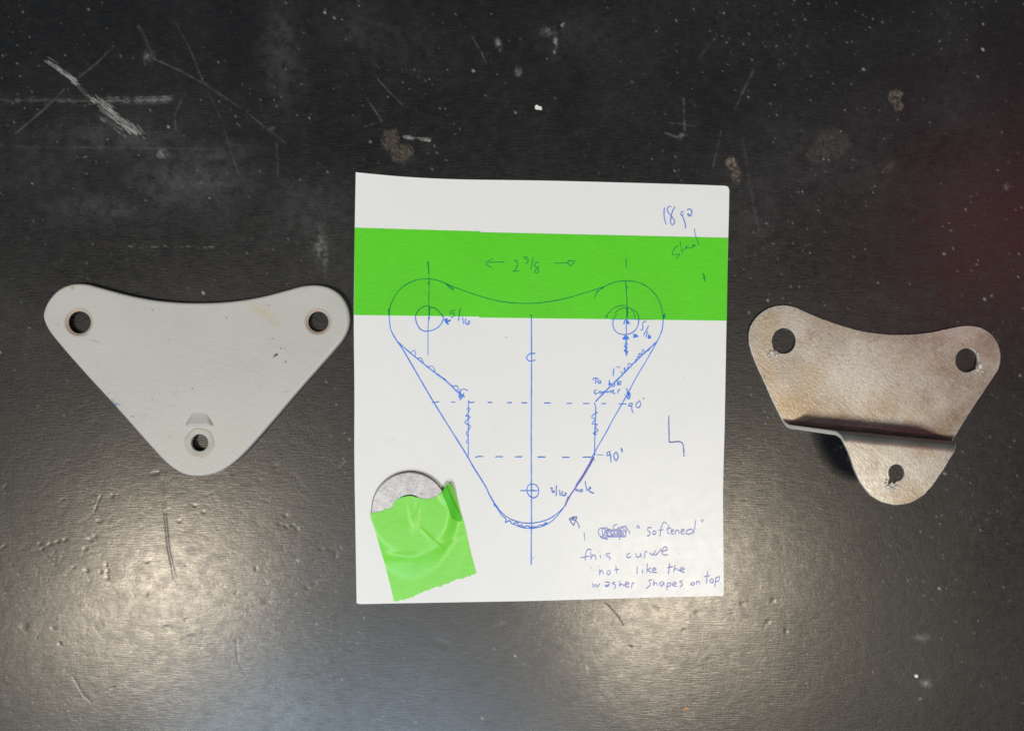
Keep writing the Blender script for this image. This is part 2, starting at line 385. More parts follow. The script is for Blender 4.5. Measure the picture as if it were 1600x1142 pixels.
    # --- brown rubbed patches and pale dusty clouds
    for x, y, rx, ry, a_ in [(612, 218, 17, 17, .26), (628, 240, 20, 20, .26), (1142, 255, 10, 14, .62), (1150, 275, 9, 15, .34), (1398, 153, 13, 12, .36), (1404, 165, 8, 10, .3), (1300, 225, 28, 26, .12), (1280, 240, 20, 16, .10), (1390, 262, 9, 12, .12)]:
        q = ((X - x) / rx)[None, :] ** 2 + ((Y - y) / ry)[:, None] ** 2 + (f2 - .5) * 1.1
        brown[:] = np.maximum(brown, a_ * np.clip(1.6 - 1.5 * q, 0, 1) * np.clip(f1 * .6 + f5 * 1.1 - .3, 0, 1.1))
    for x, y, rx, ry, a_ in [(290, 285, 95, 45, .42), (150, 325, 80, 25, .3), (440, 75, 35, 95, .26), (190, 215, 100, 34, .3), (330, 240, 60, 20, .3), (480, 330, 70, 50, .2), (560, 40, 60, 40, .2), (1170, 330, 60, 80, .18), (60, 260, 80, 60, .12), (1280, 260, 130, 80, .12), (1500, 150, 70, 130, .08), (640, 60, 130, 60, .10), (900, 60, 100, 60, .12),
        (520, 400, 50, 60, .12), (30, 520, 60, 60, .10), (1440, 1040, 60, 60, .14), (690, 1050, 60, 60, .18), (520, 1050, 60, 50, .16), (1160, 60, 160, 80, .06)]:
        q = ((X - x) / rx)[None, :] ** 2 + ((Y - y) / ry)[:, None] ** 2
        haze[:] = np.maximum(haze, 1.25 * a_ * np.exp(-q * 1.1) * np.clip(f2 * .9 + f1 * .5 + f5 * .4 - .25, 0, 1.4))
    haze += np.clip(f3 * .5 + f4 * .5 - .48, 0, 1) * .18 * (.4 + f1 * .5 + f5 * .5)
    # --- specks of dust, clustered
    r = np.random.default_rng(21)
    cen = r.random((60, 2)) * [1660, 1200] - 30
    n = 3800
    far = r.random((n, 2)) * [1660, 1200] - 30
    cl = cen[r.integers(0, 60, n)] + r.normal(0, 45, (n, 2))
    pts = np.where((r.random(n) < .45)[:, None], cl, far)
    pts = np.concatenate([pts, np.array([(508, 15), (522, 28), (507, 20), (880, 37), (878, 40), (1535, 77), (1536, 38), (1474, 396), (1475, 397), (1199, 469), (1170, 488), (1549, 462), (1538, 467), (1572, 293)])])
    for i, (x, y) in enumerate(pts):
        big = i >= n or r.random() < .010
        rad = r.uniform(.85, 1.15) if not big else r.uniform(1.2, 1.8)
        a_ = r.random() ** 4 * .28 + .015 if not big else r.uniform(.2, .6)
        ang = r.uniform(.3, 1.2); el = r.uniform(.2, 2.2)
        gauss_stroke(white if r.random() < .88 else brown, X, Y, [(x, y), (x + el * math.cos(ang), y + el * math.sin(ang))], rad, a_)
    # --- pits and dents (real relief)
    def dent(x, y, rx, ry, d, rot=0.):
        m = max(rx, ry) * 3 + 3
        i0, i1 = np.searchsorted(X, [x - m, x + m]); j0, j1 = np.searchsorted(Y, [y - m, y + m])
        if i1 <= i0 or j1 <= j0: return
        xx, yy = np.meshgrid(X[i0:i1] - x, Y[j0:j1] - y)
        u = xx * math.cos(rot) + yy * math.sin(rot); v = -xx * math.sin(rot) + yy * math.cos(rot)
        Hh[j0:j1, i0:i1] -= d * np.exp(-((u / rx) ** 2 + (v / ry) ** 2) ** 1.5)
    for i in range(2400):
        x, y = r.random(2) * [1660, 1200] - 30
        dent(x, y, r.uniform(1.5, 3.2), r.uniform(1.2, 2.4), r.uniform(.001, .006) * mm, r.uniform(-.5, .5))
    for i in range(620):
        x, y = r.normal([230, 930], [150, 120]); dent(x, y, r.uniform(1.8, 3.4), r.uniform(1.4, 2.2), r.uniform(.003, .014) * mm, r.uniform(-.6, .6))
    for i in range(330):
        x, y = r.normal([1040, 960], [90, 90]); dent(x, y, r.uniform(1.8, 3.2), r.uniform(1.4, 2.2), r.uniform(.003, .013) * mm, r.uniform(-.6, .6))
    for x, y, a_, b_, rot in [(147, 785, 3, 2, 1), (150, 792, 2, 9, .35), (156, 778, 2, 8, .5), (175, 774, 4, 4, 0), (240, 740, 6, 4, -.4), (247, 738, 4, 3, 0), (155, 814, 7, 4, 0), (98, 780, 5, 2, -.3),
        (62, 849, 4, 3, 0), (78, 850, 5, 4, -.3), (90, 846, 5, 3, -.3), (102, 843, 5, 3, -.2), (66, 857, 5, 3, -.4), (133, 857, 5, 4, 0), (141, 843, 6, 4, .3), (148, 838, 4, 3, 0),
        (135, 891, 5, 4, .3), (157, 893, 4, 4, 0), (166, 882, 3, 3, 0), (168, 892, 4, 4, 0), (168, 901, 4, 6, -.3), (115, 886, 4, 2, 0), (229, 877, 6, 4, 0), (228, 929, 4, 5, 0),
        (437, 819, 5, 3, 0), (447, 822, 5, 3, .4), (456, 820, 5, 3, -.2), (464, 826, 5, 4, .6), (446, 805, 5, 4, 0), (503, 857, 6, 4, .2), (515, 857, 5, 4, 0), (525, 862, 5, 5, 0), (531, 857, 4, 4, 0), (524, 868, 3, 5, 0),
        (480, 917, 6, 5, .5), (490, 911, 8, 4, -.4), (458, 929, 10, 3, -.4), (416, 940, 8, 4, .2), (38, 978, 8, 8, 0), (83, 981, 5, 3, 0), (93, 1005, 4, 4, 0), (265, 981, 6, 7, 0), (300, 994, 7, 4, .2), (258, 980, 5, 4, 0),
        (176, 1074, 6, 2, -.3), (8, 760, 6, 3, -.8), (5, 854, 9, 2, -.7), (430, 728, 7, 3, -.3), (290, 968, 4, 3, 0), (304, 790, 5, 3, .3), (318, 800, 4, 3, 0), (280, 814, 5, 3, 0), (400, 888, 3, 5, 0),
        (1025, 950, 5, 4, 0), (1068, 985, 5, 4, 0), (985, 1010, 4, 3, 0), (1088, 958, 5, 4, .4), (1160, 943, 6, 4, .2), (1200, 971, 5, 4, 0), (690, 1005, 14, 8, .2), (1208, 938, 5, 5, 0), (1228, 985, 4, 5, 0)]:
        dent(x, y, a_ * .8, b_ * .8, .034 * mm, rot)
    for pts, d in [([(253, 750), (257, 800), (264, 860), (277, 912)], .05), ([(258, 800), (262, 850), (272, 905)], .05), ([(944, 942), (960, 958), (972, 975)], .09), ([(115, 1058), (130, 1085), (142, 1096)], .03), ([(369, 1000), (372, 1035), (385, 1055)], .03), ([(66, 862), (86, 882)], .03)]:
        t = np.zeros_like(Hh); gauss_stroke(t, X, Y, pts, 1.8, d * .55 * mm); Hh -= t
        gauss_stroke(haze, X, Y, pts, .1, .0)
    white *= .55 + .75 * f5; white[:] = np.clip(white, 0, 1); brown[:] = np.clip(brown, 0, 1); haze[:] = np.clip(haze, 0, 1)
    # orange paint flecks by the card
    gx, gy = np.meshgrid((X - 800) * S, -(Y - 571) * S)
    co = np.stack([gx, gy, Hh], -1).reshape(-1, 3)
    idx = np.arange(nx * ny).reshape(ny, nx)
    q = np.stack([idx[:-1, :-1], idx[1:, :-1], idx[1:, 1:], idx[:-1, 1:]], -1).reshape(-1, 4)
    # skirt: the board's edge and underside
    b0 = len(co); th = 30 * mm
    cs = [idx[0, 0], idx[0, -1], idx[-1, -1], idx[-1, 0]]
    co = np.concatenate([co, co[cs] * [1, 1, 0] - [0, 0, th]])
    top = [list(idx[0, :]), list(idx[:, -1]), list(idx[-1, ::-1]), list(idx[::-1, 0])]
    me = bpy.data.meshes.new('tabletop')
    loops = [q.reshape(-1)]; sizes = [4] * len(q)
    for k in range(4):
        f = [b0 + k] + [int(v) for v in top[k]] + [b0 + (k + 1) % 4]
        loops.append(np.array(f[::-1])[::-1]); sizes.append(len(f))
    loops.append(np.array([b0, b0 + 1, b0 + 2, b0 + 3])); sizes.append(4)
    L = np.concatenate(loops).astype(np.int32); sizes = np.array(sizes, np.int32)
    me.vertices.add(len(co)); me.vertices.foreach_set('co', co.astype(np.float32).reshape(-1))
    me.loops.add(len(L)); me.loops.foreach_set('vertex_index', L)
    me.polygons.add(len(sizes)); me.polygons.foreach_set('loop_start', np.concatenate([[0], np.cumsum(sizes)[:-1]]).astype(np.int32))
    sm = np.ones(len(sizes), bool); sm[-5:] = False
    me.polygons.foreach_set('use_smooth', sm)
    me.update(calc_edges=True)
    at = me.attributes.new('wear', 'FLOAT_COLOR', 'POINT')
    col = np.zeros((len(co), 4), np.float32); col[:nx * ny, :3] = A.reshape(3, -1).T; col[:, 3] = 1
    at.data.foreach_set('color', col.reshape(-1))
    me.materials.append(M_table())
    o = bpy.data.objects.new('tabletop', me); C.objects.link(o)
    o['kind'] = 'structure'; o['label'] = 'scuffed and dented glossy black tabletop under everything'
build_table()

# ------------------------------------------------------------------ grey painted bracket
LB0 = (306, 600)
def build_grey_bracket():
    zt, zb, t = 2.6 * mm, 1.4 * mm, 1.2 * mm
    c0 = P(*LB0)
    root = thing('painted_bracket', 'grey painted triangular bracket with three holes lying on the black tabletop', 'bracket', (c0[0], c0[1], 0))
    k = .33125
    o = Z(40, 420, k, [(81, 226), (88, 188), (108, 148), (145, 106), (190, 80), (240, 70), (290, 73), (340, 86), (420, 108), (520, 132), (620, 149), (740, 159), (850, 160), (960, 154), (1060, 141), (1150, 122), (1240, 98),
        (1310, 80), (1370, 76), (1430, 88), (1480, 120), (1512, 168), (1525, 222), (1520, 278), (1496, 330), (1450, 388), (1380, 468), (1280, 582), (1190, 688), (1100, 792), (1040, 858), (985, 910), (930, 948), (875, 970), (810, 978), (750, 970), (700, 945), (655, 908),
        (600, 850), (520, 760), (415, 642), (300, 517), (200, 405), (146, 341), (118, 306), (97, 272)])
    outer = [P(x, y, zt) for x, y in spline(o, 3.0, True)]
    Rm = M['enamel']
    hA, hB, hC = P(122.5, 503.5, zt), P(496.5, 502.5, zt), P(311.8, 691.5, zt)
    ha, hb, hc = 22 * S, 20.5 * S, 13.2 * S
    holes = [circle(*hA, ha), circle(*hB, hb), circle(*hC, hc, 40)]
    po = rnd(.8 * mm, zt, 7) + [(0, .25 * mm), (.15 * mm, .0), (1.0 * mm, .0), (1.15 * mm, .25 * mm), (1.2 * mm, zb - .3 * mm), (1.4 * mm, zb)]
    def same(n, zs): return zs[:1] + [zs[1]] * 0 + zs[1:]
    ph = [(.12 * mm, zt), (.03 * mm, zt - .04 * mm), (0, zt - .12 * mm), (0, zb + .1 * mm), (0, zb)]
    po_n = len(po)
    V, F, SM, UV = plate(outer, holes, po, ph, flat)
    obj('plate', V, F, Rm, root, SM)
    # countersunk bushings pressed into the two upper holes
    for (cx, cy), r, seed in ((hA, ha, 1), (hB, hb, 2)):
        prof = [(r + .00 * mm, zt + .02 * mm), (r - .12 * mm, zt + .05 * mm), (r - .30 * mm, zt - .06 * mm), (r - .55 * mm, zt - .62 * mm), (r - .90 * mm, zt - .68 * mm), (r - .95 * mm, zt - .80 * mm), (r - .95 * mm, .35 * mm), (r - .5 * mm, .30 * mm), (r - .02 * mm, .6 * mm), (r - .02 * mm, zt - .2 * mm)]
        n = 56; V = []; F = []; mi = []
        for q, (pr, pz) in enumerate(prof):
            for i in range(n):
                a = 2 * PI * i / n; wob = 1 + .006 * math.sin(3 * a + seed) * (q > 2)
                V.append((cx + pr * wob * math.cos(a), cy + pr * wob * math.sin(a), pz))
        for q in range(len(prof)):
            q2 = (q + 1) % len(prof)
            for i in range(n):
                j = (i + 1) % n; F.append((q * n + i, q * n + j, q2 * n + j, q2 * n + i)[::1]); mi.append(0 if q < 2 else 1 if q < 5 else 2)
        obj('hole_rim', V, F, [Rm, M['rust_rim'], M['bore']], root, True, mi)
    # lanced key: a wedge raised out of the sheet above the small hole
    V = []; F = []; nu, nv = 18, 16
    for j in range(nv + 1):
        v = j / nv; half = (8.5 + 14.8 * v ** .85); yy = 641.5 + 24.5 * v
        for i in range(nu + 1):
            u = -1 + 2 * i / nu
            side = min(1, (1 - abs(u)) / .22); side = side * side * (3 - 2 * side)
            rise = 1.25 * (v * v * (1.9 - .9 * v)) * (1 if v < .84 else math.sqrt(max(0, 1 - ((v - .84) / .16) ** 2)))
            x, y = P(311.6 + u * half, yy, zt)
            V.append((x, y, zt - .04 * mm + rise * mm * (.05 + .95 * side) * (1 if 0 < i < nu else 0)))
    for j in range(nv):
        for i in range(nu):
            a = j * (nu + 1) + i; F.append((a, a + nu + 1, a + nu + 2, a + 1))
    b = len(V); V += [(x, y, zt - .3 * mm) for x, y, z in V[:b]]
    rim = [i for i in range(nu + 1)] + [j * (nu + 1) + nu for j in range(1, nu + 1)] + [nv * (nu + 1) + i for i in range(nu - 1, -1, -1)] + [j * (nu + 1) for j in range(nv - 1, 0, -1)]
    for a, c in zip(rim, rim[1:] + rim[:1]): F.append((a, c, b + c, b + a))
    obj('raised_key', V, F, Rm, root, True)
    # the seat a hexagon nut left round the small hole
    n = 72; V = []; F = []
    def hexr(a, r, k): 
        m = (a + .25) % (PI / 3) - PI / 6
        return r * ((1 - k) + k * math.cos(PI / 6) / math.cos(m) * 1.08)
    prof = [(hc + .02 * mm, -.20, 0), (hc + .05 * mm, .03, 0), (hc + .22 * mm, .07, 0), (3.7 * mm, .05, .1), (3.95 * mm, .09, .25), (4.3 * mm, .08, .4), (4.55 * mm, .0, .45), (4.6 * mm, -.2, .45)]
    for r_, z_, k in prof:
        for i in range(n):
            a = 2 * PI * i / n; rr = hexr(a, r_, k)
            V.append((hC[0] + rr * math.cos(a), hC[1] + rr * math.sin(a), zt + z_ * mm))
    for q in range(len(prof) - 1):
        for i in range(n):
            j = (i + 1) % n; F.append((q * n + i, (q + 1) * n + i, (q + 1) * n + j, q * n + j))
    obj('nut_seat', V, F, [M['cream'], M['rust_rim']], root, True, [1 if (q == 4 and (i % 24) < 9) else 0 for q in range(len(prof) - 1) for i in range(n)])

# ------------------------------------------------------------------ bare steel bracket, bent in two right angles
def build_steel_bracket():
    t = 1.2 * mm; zm = t / 2; R = 2.1 * mm; rise = 17.0 * mm
    L1 = PI * R / 2; Ls = rise - 2 * R; LT = 2 * L1 + Ls
    ang = math.radians(5.6)
    e1 = np.array([math.cos(ang), -math.sin(ang)]); e2 = np.array([-math.sin(ang), -math.cos(ang)])
    O = np.array(P(1365, 668))
    root = thing('steel_bracket', 'bare brownish steel bracket bent in a step with its lower tab raised above the tabletop', 'bracket', (O[0], O[1], 0))
    def loc(px, py, z): 
        d = np.array(P(px, py, z)) - O; return d @ e1, d @ e2
    pl = lambda pts: [loc(x, y, t) for x, y in pts]
    def tb(pts):
        out = []
        for x, y in pts:
            u, e = loc(x, y, rise + t); out.append((u, e - 2 * R + LT))
        return out
    def fmap(u, v, w):
        v = -v                       # loops are kept with v up so that winding holds
        if v <= 0: e, z = v, zm + w
        elif v <= L1:
            a = v / R; e, z = R * math.sin(a) - w * math.sin(a), zm + R - R * math.cos(a) + w * math.cos(a)
        elif v <= L1 + Ls: e, z = R - w, zm + R + (v - L1)
        elif v <= LT:
            a = (v - L1 - Ls) / R; e, z = 2 * R - R * math.cos(a) - w * math.cos(a), zm + rise - R + R * math.sin(a) + w * math.sin(a)
        else: e, z = 2 * R + v - LT, zm + rise + w
        p = O + e1 * u + e2 * e
        return (p[0], p[1], z)
    k = .3064
    plt_pts = Z(1150, 460, k, [(1190, 605), (1250, 515), (1305, 432), (1336, 384), (1349, 325), (1338, 260), (1302, 205), (1245, 170), (1180, 161), (1100, 172), (1000, 194), (880, 206), (760, 203), (640, 187), (540, 160), (450, 130), (350, 88), (300, 66), (230, 56), (160, 75), (110, 112), (77, 160), (65, 212), (74, 280), (105, 360), (150, 460), (196, 562)])
    tab_pts = Z(1150, 460, k, [(578, 815), (604, 892), (642, 968), (700, 1034), (762, 1064), (830, 1072), (900, 1057), (968, 1012), (1050, 905), (1095, 832)])
    loop = pl(plt_pts) + tb(tab_pts)
    loop = [(u, -v) for u, v in loop]
    loop = spline(loop, .55 * mm, True)
    r = np.random.default_rng(5); lp = np.array(loop); n = len(lp)
    jit = np.interp(np.arange(n), np.arange(0, n + 3, 2), r.normal(0, 1, len(np.arange(0, n + 3, 2))))
    lp = inset(ccw([tuple(q) for q in lp]), 0) + (inset([tuple(q) for q in ccw(loop)], 1) - np.array(ccw(loop))) * (jit * .035 * mm)[:, None]
    outer = [tuple(q) for q in lp]
    def hole(px, py, rad, z, notch=None, seed=0, tabp=False, sy=1.0):
        c = tb([(px, py)])[0] if tabp else loc(px, py, z)
        rr = np.random.default_rng(seed); out = []
        for i in range(56):
            a = 2 * PI * i / 56
            q = rad * S * (1 + rr.normal(0, .008))
            if notch:
                for na, nw, nd in notch:
                    d = (a - na + PI) % (2 * PI) - PI
                    q += nd * S * math.exp(-(d / nw) ** 2)
            out.append((c[0] + q * math.cos(a), -c[1] + q * math.sin(a) * sy))
        return out
    h1 = hole(1225, 532.5, 18.6, t, [(math.radians(225), .16, 1.5)], 1, sy=1.08)
    h2 = hole(1510.5, 562.8, 17.6, t, [(math.radians(-35), .2, 1.5)], 2, sy=1.08)
    h3 = hole(1401, 738.5, 11.6, 0, [(math.radians(238), .17, 8.5), (math.radians(262), .13, 5)], 3, True, 1.06)
    # interior points, dense across the two bends
    us = np.arange(-45, 46, 2.0) * mm
    vs = np.concatenate([np.arange(-40, -.9, 2.2) * mm, [-.4 * mm], np.linspace(0, L1, 12), np.linspace(L1, L1 + Ls, 9)[1:-1], np.linspace(L1 + Ls, LT, 12), [LT + .4 * mm], LT + np.arange(1.6, 26, 2.2) * mm])
    inn = [tuple(q) for q in inset(ccw(outer), .35 * mm)]
    ints = [(u, -v) for u in us for v in vs if inpoly((u, -v), inn)]
    ints = [p for p in ints if all(math.hypot(p[0] - np.mean([q[0] for q in h]), p[1] - np.mean([q[1] for q in h])) > rr * mm for h, rr in ((h1, 4.4), (h2, 4.2), (h3, 4.6)))]
    # rows exactly on the bend lines must also reach the border: densify border already 0.55 mm
    b = .14 * mm
    prof = [(b, t / 2), (b * .3, t / 2 - b * .3), (0, t / 2 - b), (0, -t / 2 + b), (b, -t / 2)]
    V, F, SM, UV = plate(outer, [h1, h2, h3], prof, prof, fmap, ints)
    # split the sheet into its three functional parts along the flats beside the bends
    c1, c2 = -.2 * mm, LT + .2 * mm
    first_side = min(min(f) for f in F if len(f) == 4)
    V = np.array(V)
    for name, lo, hi in (('mounting_plate', -1, c1), ('riser', c1, c2), ('lower_tab', c2, 1)):
        ids = [i for i, (u, v) in enumerate(UV) if lo <= -v < hi]
        used = sorted({q for i in ids for q in F[i]}); mp = {q: i for i, q in enumerate(used)}
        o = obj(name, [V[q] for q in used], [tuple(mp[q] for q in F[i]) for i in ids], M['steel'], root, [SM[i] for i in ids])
        at = o.data.attributes.new('scale_shade_tint', 'FLOAT', 'POINT')
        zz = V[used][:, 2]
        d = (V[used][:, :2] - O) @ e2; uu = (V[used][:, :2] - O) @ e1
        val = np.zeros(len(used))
        if name == 'riser': val = .8 * np.clip((d + .1 * mm) / (.5 * mm), 0, 1) * np.clip((rise - .1 * mm - zz) / (1.6 * mm), 0, 1)  # brown scale, deepened with the riser's shade painted into the colour
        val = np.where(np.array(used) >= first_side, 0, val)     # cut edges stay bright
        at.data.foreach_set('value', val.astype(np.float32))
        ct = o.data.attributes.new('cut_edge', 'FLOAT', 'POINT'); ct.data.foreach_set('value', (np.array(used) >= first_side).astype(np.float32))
        o.data.set_sharp_from_angle(angle=math.radians(50))
    # burrs and cutting slag left at the holes
    def blob(px, py, z, rr, seed, tabp=False, flatz=.8):
        import bmesh
        bm = bmesh.new(); bmesh.ops.create_icosphere(bm, subdivisions=2, radius=1)
        r = np.random.default_rng(seed); dirs = r.normal(0, 1, (6, 3)); dirs /= np.linalg.norm(dirs, axis=1)[:, None]; am = r.uniform(-.5, .7, 6)
        cx, cy = P(px, py, z)
        V = []
        for v in bm.verts:
            d = np.array(v.co); s = 1 + sum(a * max(0, d @ q) ** 2 for a, q in zip(am, dirs))
            V.append((cx + d[0] * rr * s, cy + d[1] * rr * s, z + d[2] * rr * s * flatz))
        F = [tuple(x.index for x in f.verts) for f in bm.faces]; bm.free()
        obj('weld_slag', V, F, M['slag'], root, True)
    for x, y, r_, sd in [(1206.5, 551, 4.2, 1), (1201, 554, 2.4, 2), (1213, 555, 3.0, 3), (1219, 554, 2.0, 4), (1205, 559, 1.6, 8), (1532, 571.5, 4.6, 5), (1528, 578, 3.0, 6), (1535, 580, 2.0, 7), (1527, 552, 1.6, 9), (1174, 510, 1.6, 10)]:
        blob(x, y, t + .1 * mm, r_ * S, sd)
    for x, y, r_, sd in [(1385, 751, 2.0, 11), (1387, 760, 2.6, 12), (1393, 764.5, 2.8, 13), (1400, 761, 2.4, 14), (1383.5, 756, 1.6, 15), (1404, 759, 1.5, 16)]:
        blob(x, y, rise + t + .05 * mm, r_ * S * .93, sd)

# ------------------------------------------------------------------ card with its tape, drawing and notes
CT = .45 * mm
CARD = [(556.6, 270.3), (587, 273), (635, 276.8), (706, 280), (850, 282.2), (982, 285.5), (1080, 288.3), (1132, 290.2), (1138, 292), (1139.8, 297), (1139, 340), (1138, 378), (1135.5, 500), (1132.5, 665), (1130, 770), (1130.5, 850), (1131, 928), (1129, 930.8), (1000, 934), (840, 938.5), (700, 941), (562, 943.6), (557, 942), (555.5, 850), (553.4, 710), (553.6, 618), (552.6, 500), (553.6, 400), (555, 330)]
def card_lift(x, y):
    """the sheet is not quite flat: its upper left corner and right edge rise a little"""
    px, py = x / S + 800, 571 - y / S
    a = max(0, 1 - math.hypot(px - 556, py - 271) / 190); b = max(0, (px - 1040) / 100) * max(0, (py - 560) / 400)
    return 1.0 * mm * a * a + .35 * mm * b * b
def tape_edges(px, right):
    if not right: return 356.3 + (px - 554) * (361.8 - 356.3) / 195, 492.3 + (px - 553) * (494.8 - 492.3) / 195
    return 363.2 + (px - 749) * (371.9 - 363.2) / 388, 496.2 + (px - 749) * (501.2 - 496.2) / 386
def build_card():
    root = thing('drawing_card', 'white card with a blue pen bracket drawing and a green tape band', 'card', (*P(845, 607), 0))
    # sharp corners: split the outline at its corners
    segs = [CARD[0:8], CARD[7:10], CARD[9:17], CARD[16:18], CARD[17:22], CARD[21:23], CARD[22:] + CARD[:1]]
    loop = []
    for s in segs: loop += spline(s, 6)[:-1]
    outer = ccw([P(x, y, CT) for x, y in loop])
    inn = [tuple(q) for q in inset(outer, 1 * mm)]
    ints = [(x, y) for x in np.arange(-50, 70, 3.0) * mm for y in np.arange(-75, 62, 3.0) * mm if inpoly((x, y), inn)]
    b = .12 * mm
    V, F, SM, UV = plate(outer, [], [(b, CT), (b * .3, CT - b * .3), (0, CT - b), (0, b), (b, 0)], [], lambda u, v, w_: (u, v, w_ + card_lift(u, v)), ints)
    o = obj('card_sheet', V, F, M['card'], root, SM); o.data.set_sharp_from_angle(angle=math.radians(40))
    # two lengths of green tape meeting end to end
    TT = .11 * mm
    for right in (False, True):
        x0, x1 = (553.2, 750.5) if not right else (748.6, 1137.3)
        pts = []
        n = 46
        for i in range(n + 1):
            px = x0 + (x1 - x0) * i / n; pts.append((px if right or i else 554.6, tape_edges(px, right)[0]))
        for i in range(n, -1, -1):
            px = x0 + (x1 - x0) * i / n
            if i == n and right: px -= 2
            pts.append((px, tape_edges(px, right)[1]))
        outer = ccw([P(x, y, CT) for x, y in pts]); inn = [tuple(q) for q in inset(outer, 1 * mm)]
        ints = [(x, y) for x in np.arange(-50, 70, 3.0) * mm for y in np.arange(10, 45, 3.0) * mm if inpoly((x, y), inn)]
        zo = CT + (.02 + (.0 if not right else .06)) * mm
        V, F, SM, UV = plate(outer, [], [(0, zo + TT), (0, zo)], [], lambda u, v, w_: (u, v, w_ + card_lift(u, v)), ints)
        o = obj('tape_strip', V, F, M['tape_band'], root, SM); o.data.set_sharp_from_angle(angle=math.radians(40))
    # ---- ink
    lvl = [0]
    def ink(name, strokes, mat, label=None):
        """strokes: (pixel points, width in px); one mesh, tape-borne stretches take the ink-on-tape material"""
        V = []; F = []; mi = []
        for st in strokes:
            pts, wd = st[0], st[1] * (.79 if st[1] < 2 else .88)
            lvl[0] = (lvl[0] + 1) % 14
            line = spline(pts, 1.3)
            a = np.array(line); n = len(a)
            t = np.gradient(a, axis=0); t /= np.linalg.norm(t, axis=1)[:, None] + 1e-9
            nr = np.stack([-t[:, 1], t[:, 0]], 1)
            wob = np.interp(np.linspace(0, n / 5 + 2, n), np.arange(int(n / 5) + 6), rng.uniform(.78, 1.22, int(n / 5) + 6))
            wob *= np.clip(.55 + np.minimum(np.arange(n), np.arange(n)[::-1]) / 3., 0, 1)
            b = len(V)
            for i in range(n):
                z = CT + (.22 + .006 * lvl[0] + .02 * i / n) * mm
                for sg in (-.5, .5):
                    q = a[i] + nr[i] * wd * wob[i] * sg
                    x, y = P(q[0], q[1], CT); V.append((x, y, z + card_lift(x, y)))
            for i in range(n - 1):
                F.append((b + 2 * i, b + 2 * i + 2, b + 2 * i + 3, b + 2 * i + 1)[::-1])
                px, py = (a[i] + a[i + 1]) / 2; ty, by = tape_edges(px, px > 749); mi.append(1 if ty < py < by else 0)
        o = obj(name, V, F, [M[mat], M['ink_tape']], root, True, mi)
        if label: o['label'] = label
        return o
    A = lambda *p: Z(540, 260, .2365, p)
    B = lambda *p: Z(840, 260, .2365, p)
    Cc = lambda *p: Z(540, 500, .2365, p)
    D = lambda *p: Z(840, 500, .2365, p)
    E = lambda *p: Z(540, 710, .2189, p)
    z1 = lambda *p: Z(1020, 310, .08758, p)
    z2 = lambda *p: Z(740, 390, .1125, p)
    z3 = lambda *p: Z(640, 460, .08758, p)
    z4 = lambda *p: Z(940, 460, .08758, p)
    z5 = lambda *p: Z(910, 560, .08758, p)
    z6 = lambda *p: Z(900, 640, .12258, p)
    z7 = lambda *p: Z(880, 790, .1625, p)
    z8 = lambda *p: Z(880, 850, .1625, p)
    z9 = lambda *p: Z(620, 520, .18388, p)
    zA = lambda *p: Z(760, 740, .1125, p)
    # outline of the drawn bracket
    ink('bracket_outline', [
        (z9((2, 72)) + Cc((318, 105), (298, 62), (290, 10)) + A((288, 985), (292, 940), (312, 885), (345, 830), (400, 782), (470, 752), (545, 745), (610, 755), (660, 775), (720, 800), (800, 829), (900, 862), (1000, 888), (1100, 902), (1200, 906), (1300, 902)) + B((0, 904), (100, 890), (200, 870), (300, 840), (380, 815), (440, 795), (500, 768), (580, 757), (660, 766), (720, 795), (780, 850), (810, 910)) + z4((1090, 380), (1094, 500), (1075, 640), (1030, 760), (985, 845)), 1.7),
        (z9((0, 72), (30, 110), (310, 585), (600, 1050), (650, 1138)) + zA((0, 200), (40, 290), (130, 440), (158, 475)), 1.9),
        (zA((150, 470), (220, 545), (300, 610), (400, 655), (500, 680), (620, 685), (740, 670), (850, 635), (960, 570), (1040, 500), (1090, 450)), 1.4),
        (z4((1010, 800), (940, 930), (820, 1142)) + z5((960, 340), (800, 640), (700, 820), (515, 1142)) + z6((400, 260), (250, 520), (205, 610)), 1.5),
        (z6((210, 605), (110, 790), (0, 965)) + zA((1240, 180), (1130, 350), (1085, 455)), 1.3),
        (zA((100, 420), (158, 472)), 3.2), (A((660, 775), (690, 805), (715, 818), (700, 800), (675, 785)), 1.3), (B((375, 868), (395, 830), (440, 798), (385, 830)), 1.3),
        (z4((1085, 370), (1120, 380), (1100, 420), (1125, 350), (1110, 430)), 2.4), (A((287, 940), (287, 985)), 2.4)], 'ink')
    ink('violet_outline', [(z6((228, 600), (160, 735), (70, 880), (12, 960)), 2.4), (zA((1355, 0), (1250, 175), (1140, 345), (1092, 450)), 1.8), (zA((1135, 320), (1085, 455)), 1.6)], 'ink_violet')
    ink('scribbled_line', [
        (z9((0, 72), (30, 98), (110, 168), (180, 225), (260, 290), (330, 345), (420, 412), (470, 457), (500, 490), (540, 520), (578, 549)), 1.9),
        (z9((110, 178), (150, 150), (160, 175), (155, 198)), 1.2), (z9((178, 218), (205, 215), (226, 256)), 1.2), (z9((262, 288), (305, 288), (328, 340)), 1.2), (z9((340, 345), (380, 378), (410, 395), (430, 428)), 1.4),
        (z9((465, 455), (512, 453), (520, 482), (498, 492), (488, 466)), 1.3), (z9((525, 495), (560, 480), (590, 485), (604, 495)), 1.2), (z9((525, 545), (540, 488), (545, 550), (570, 515), (540, 570), (533, 518), (575, 548)), 1.4)], 'ink')
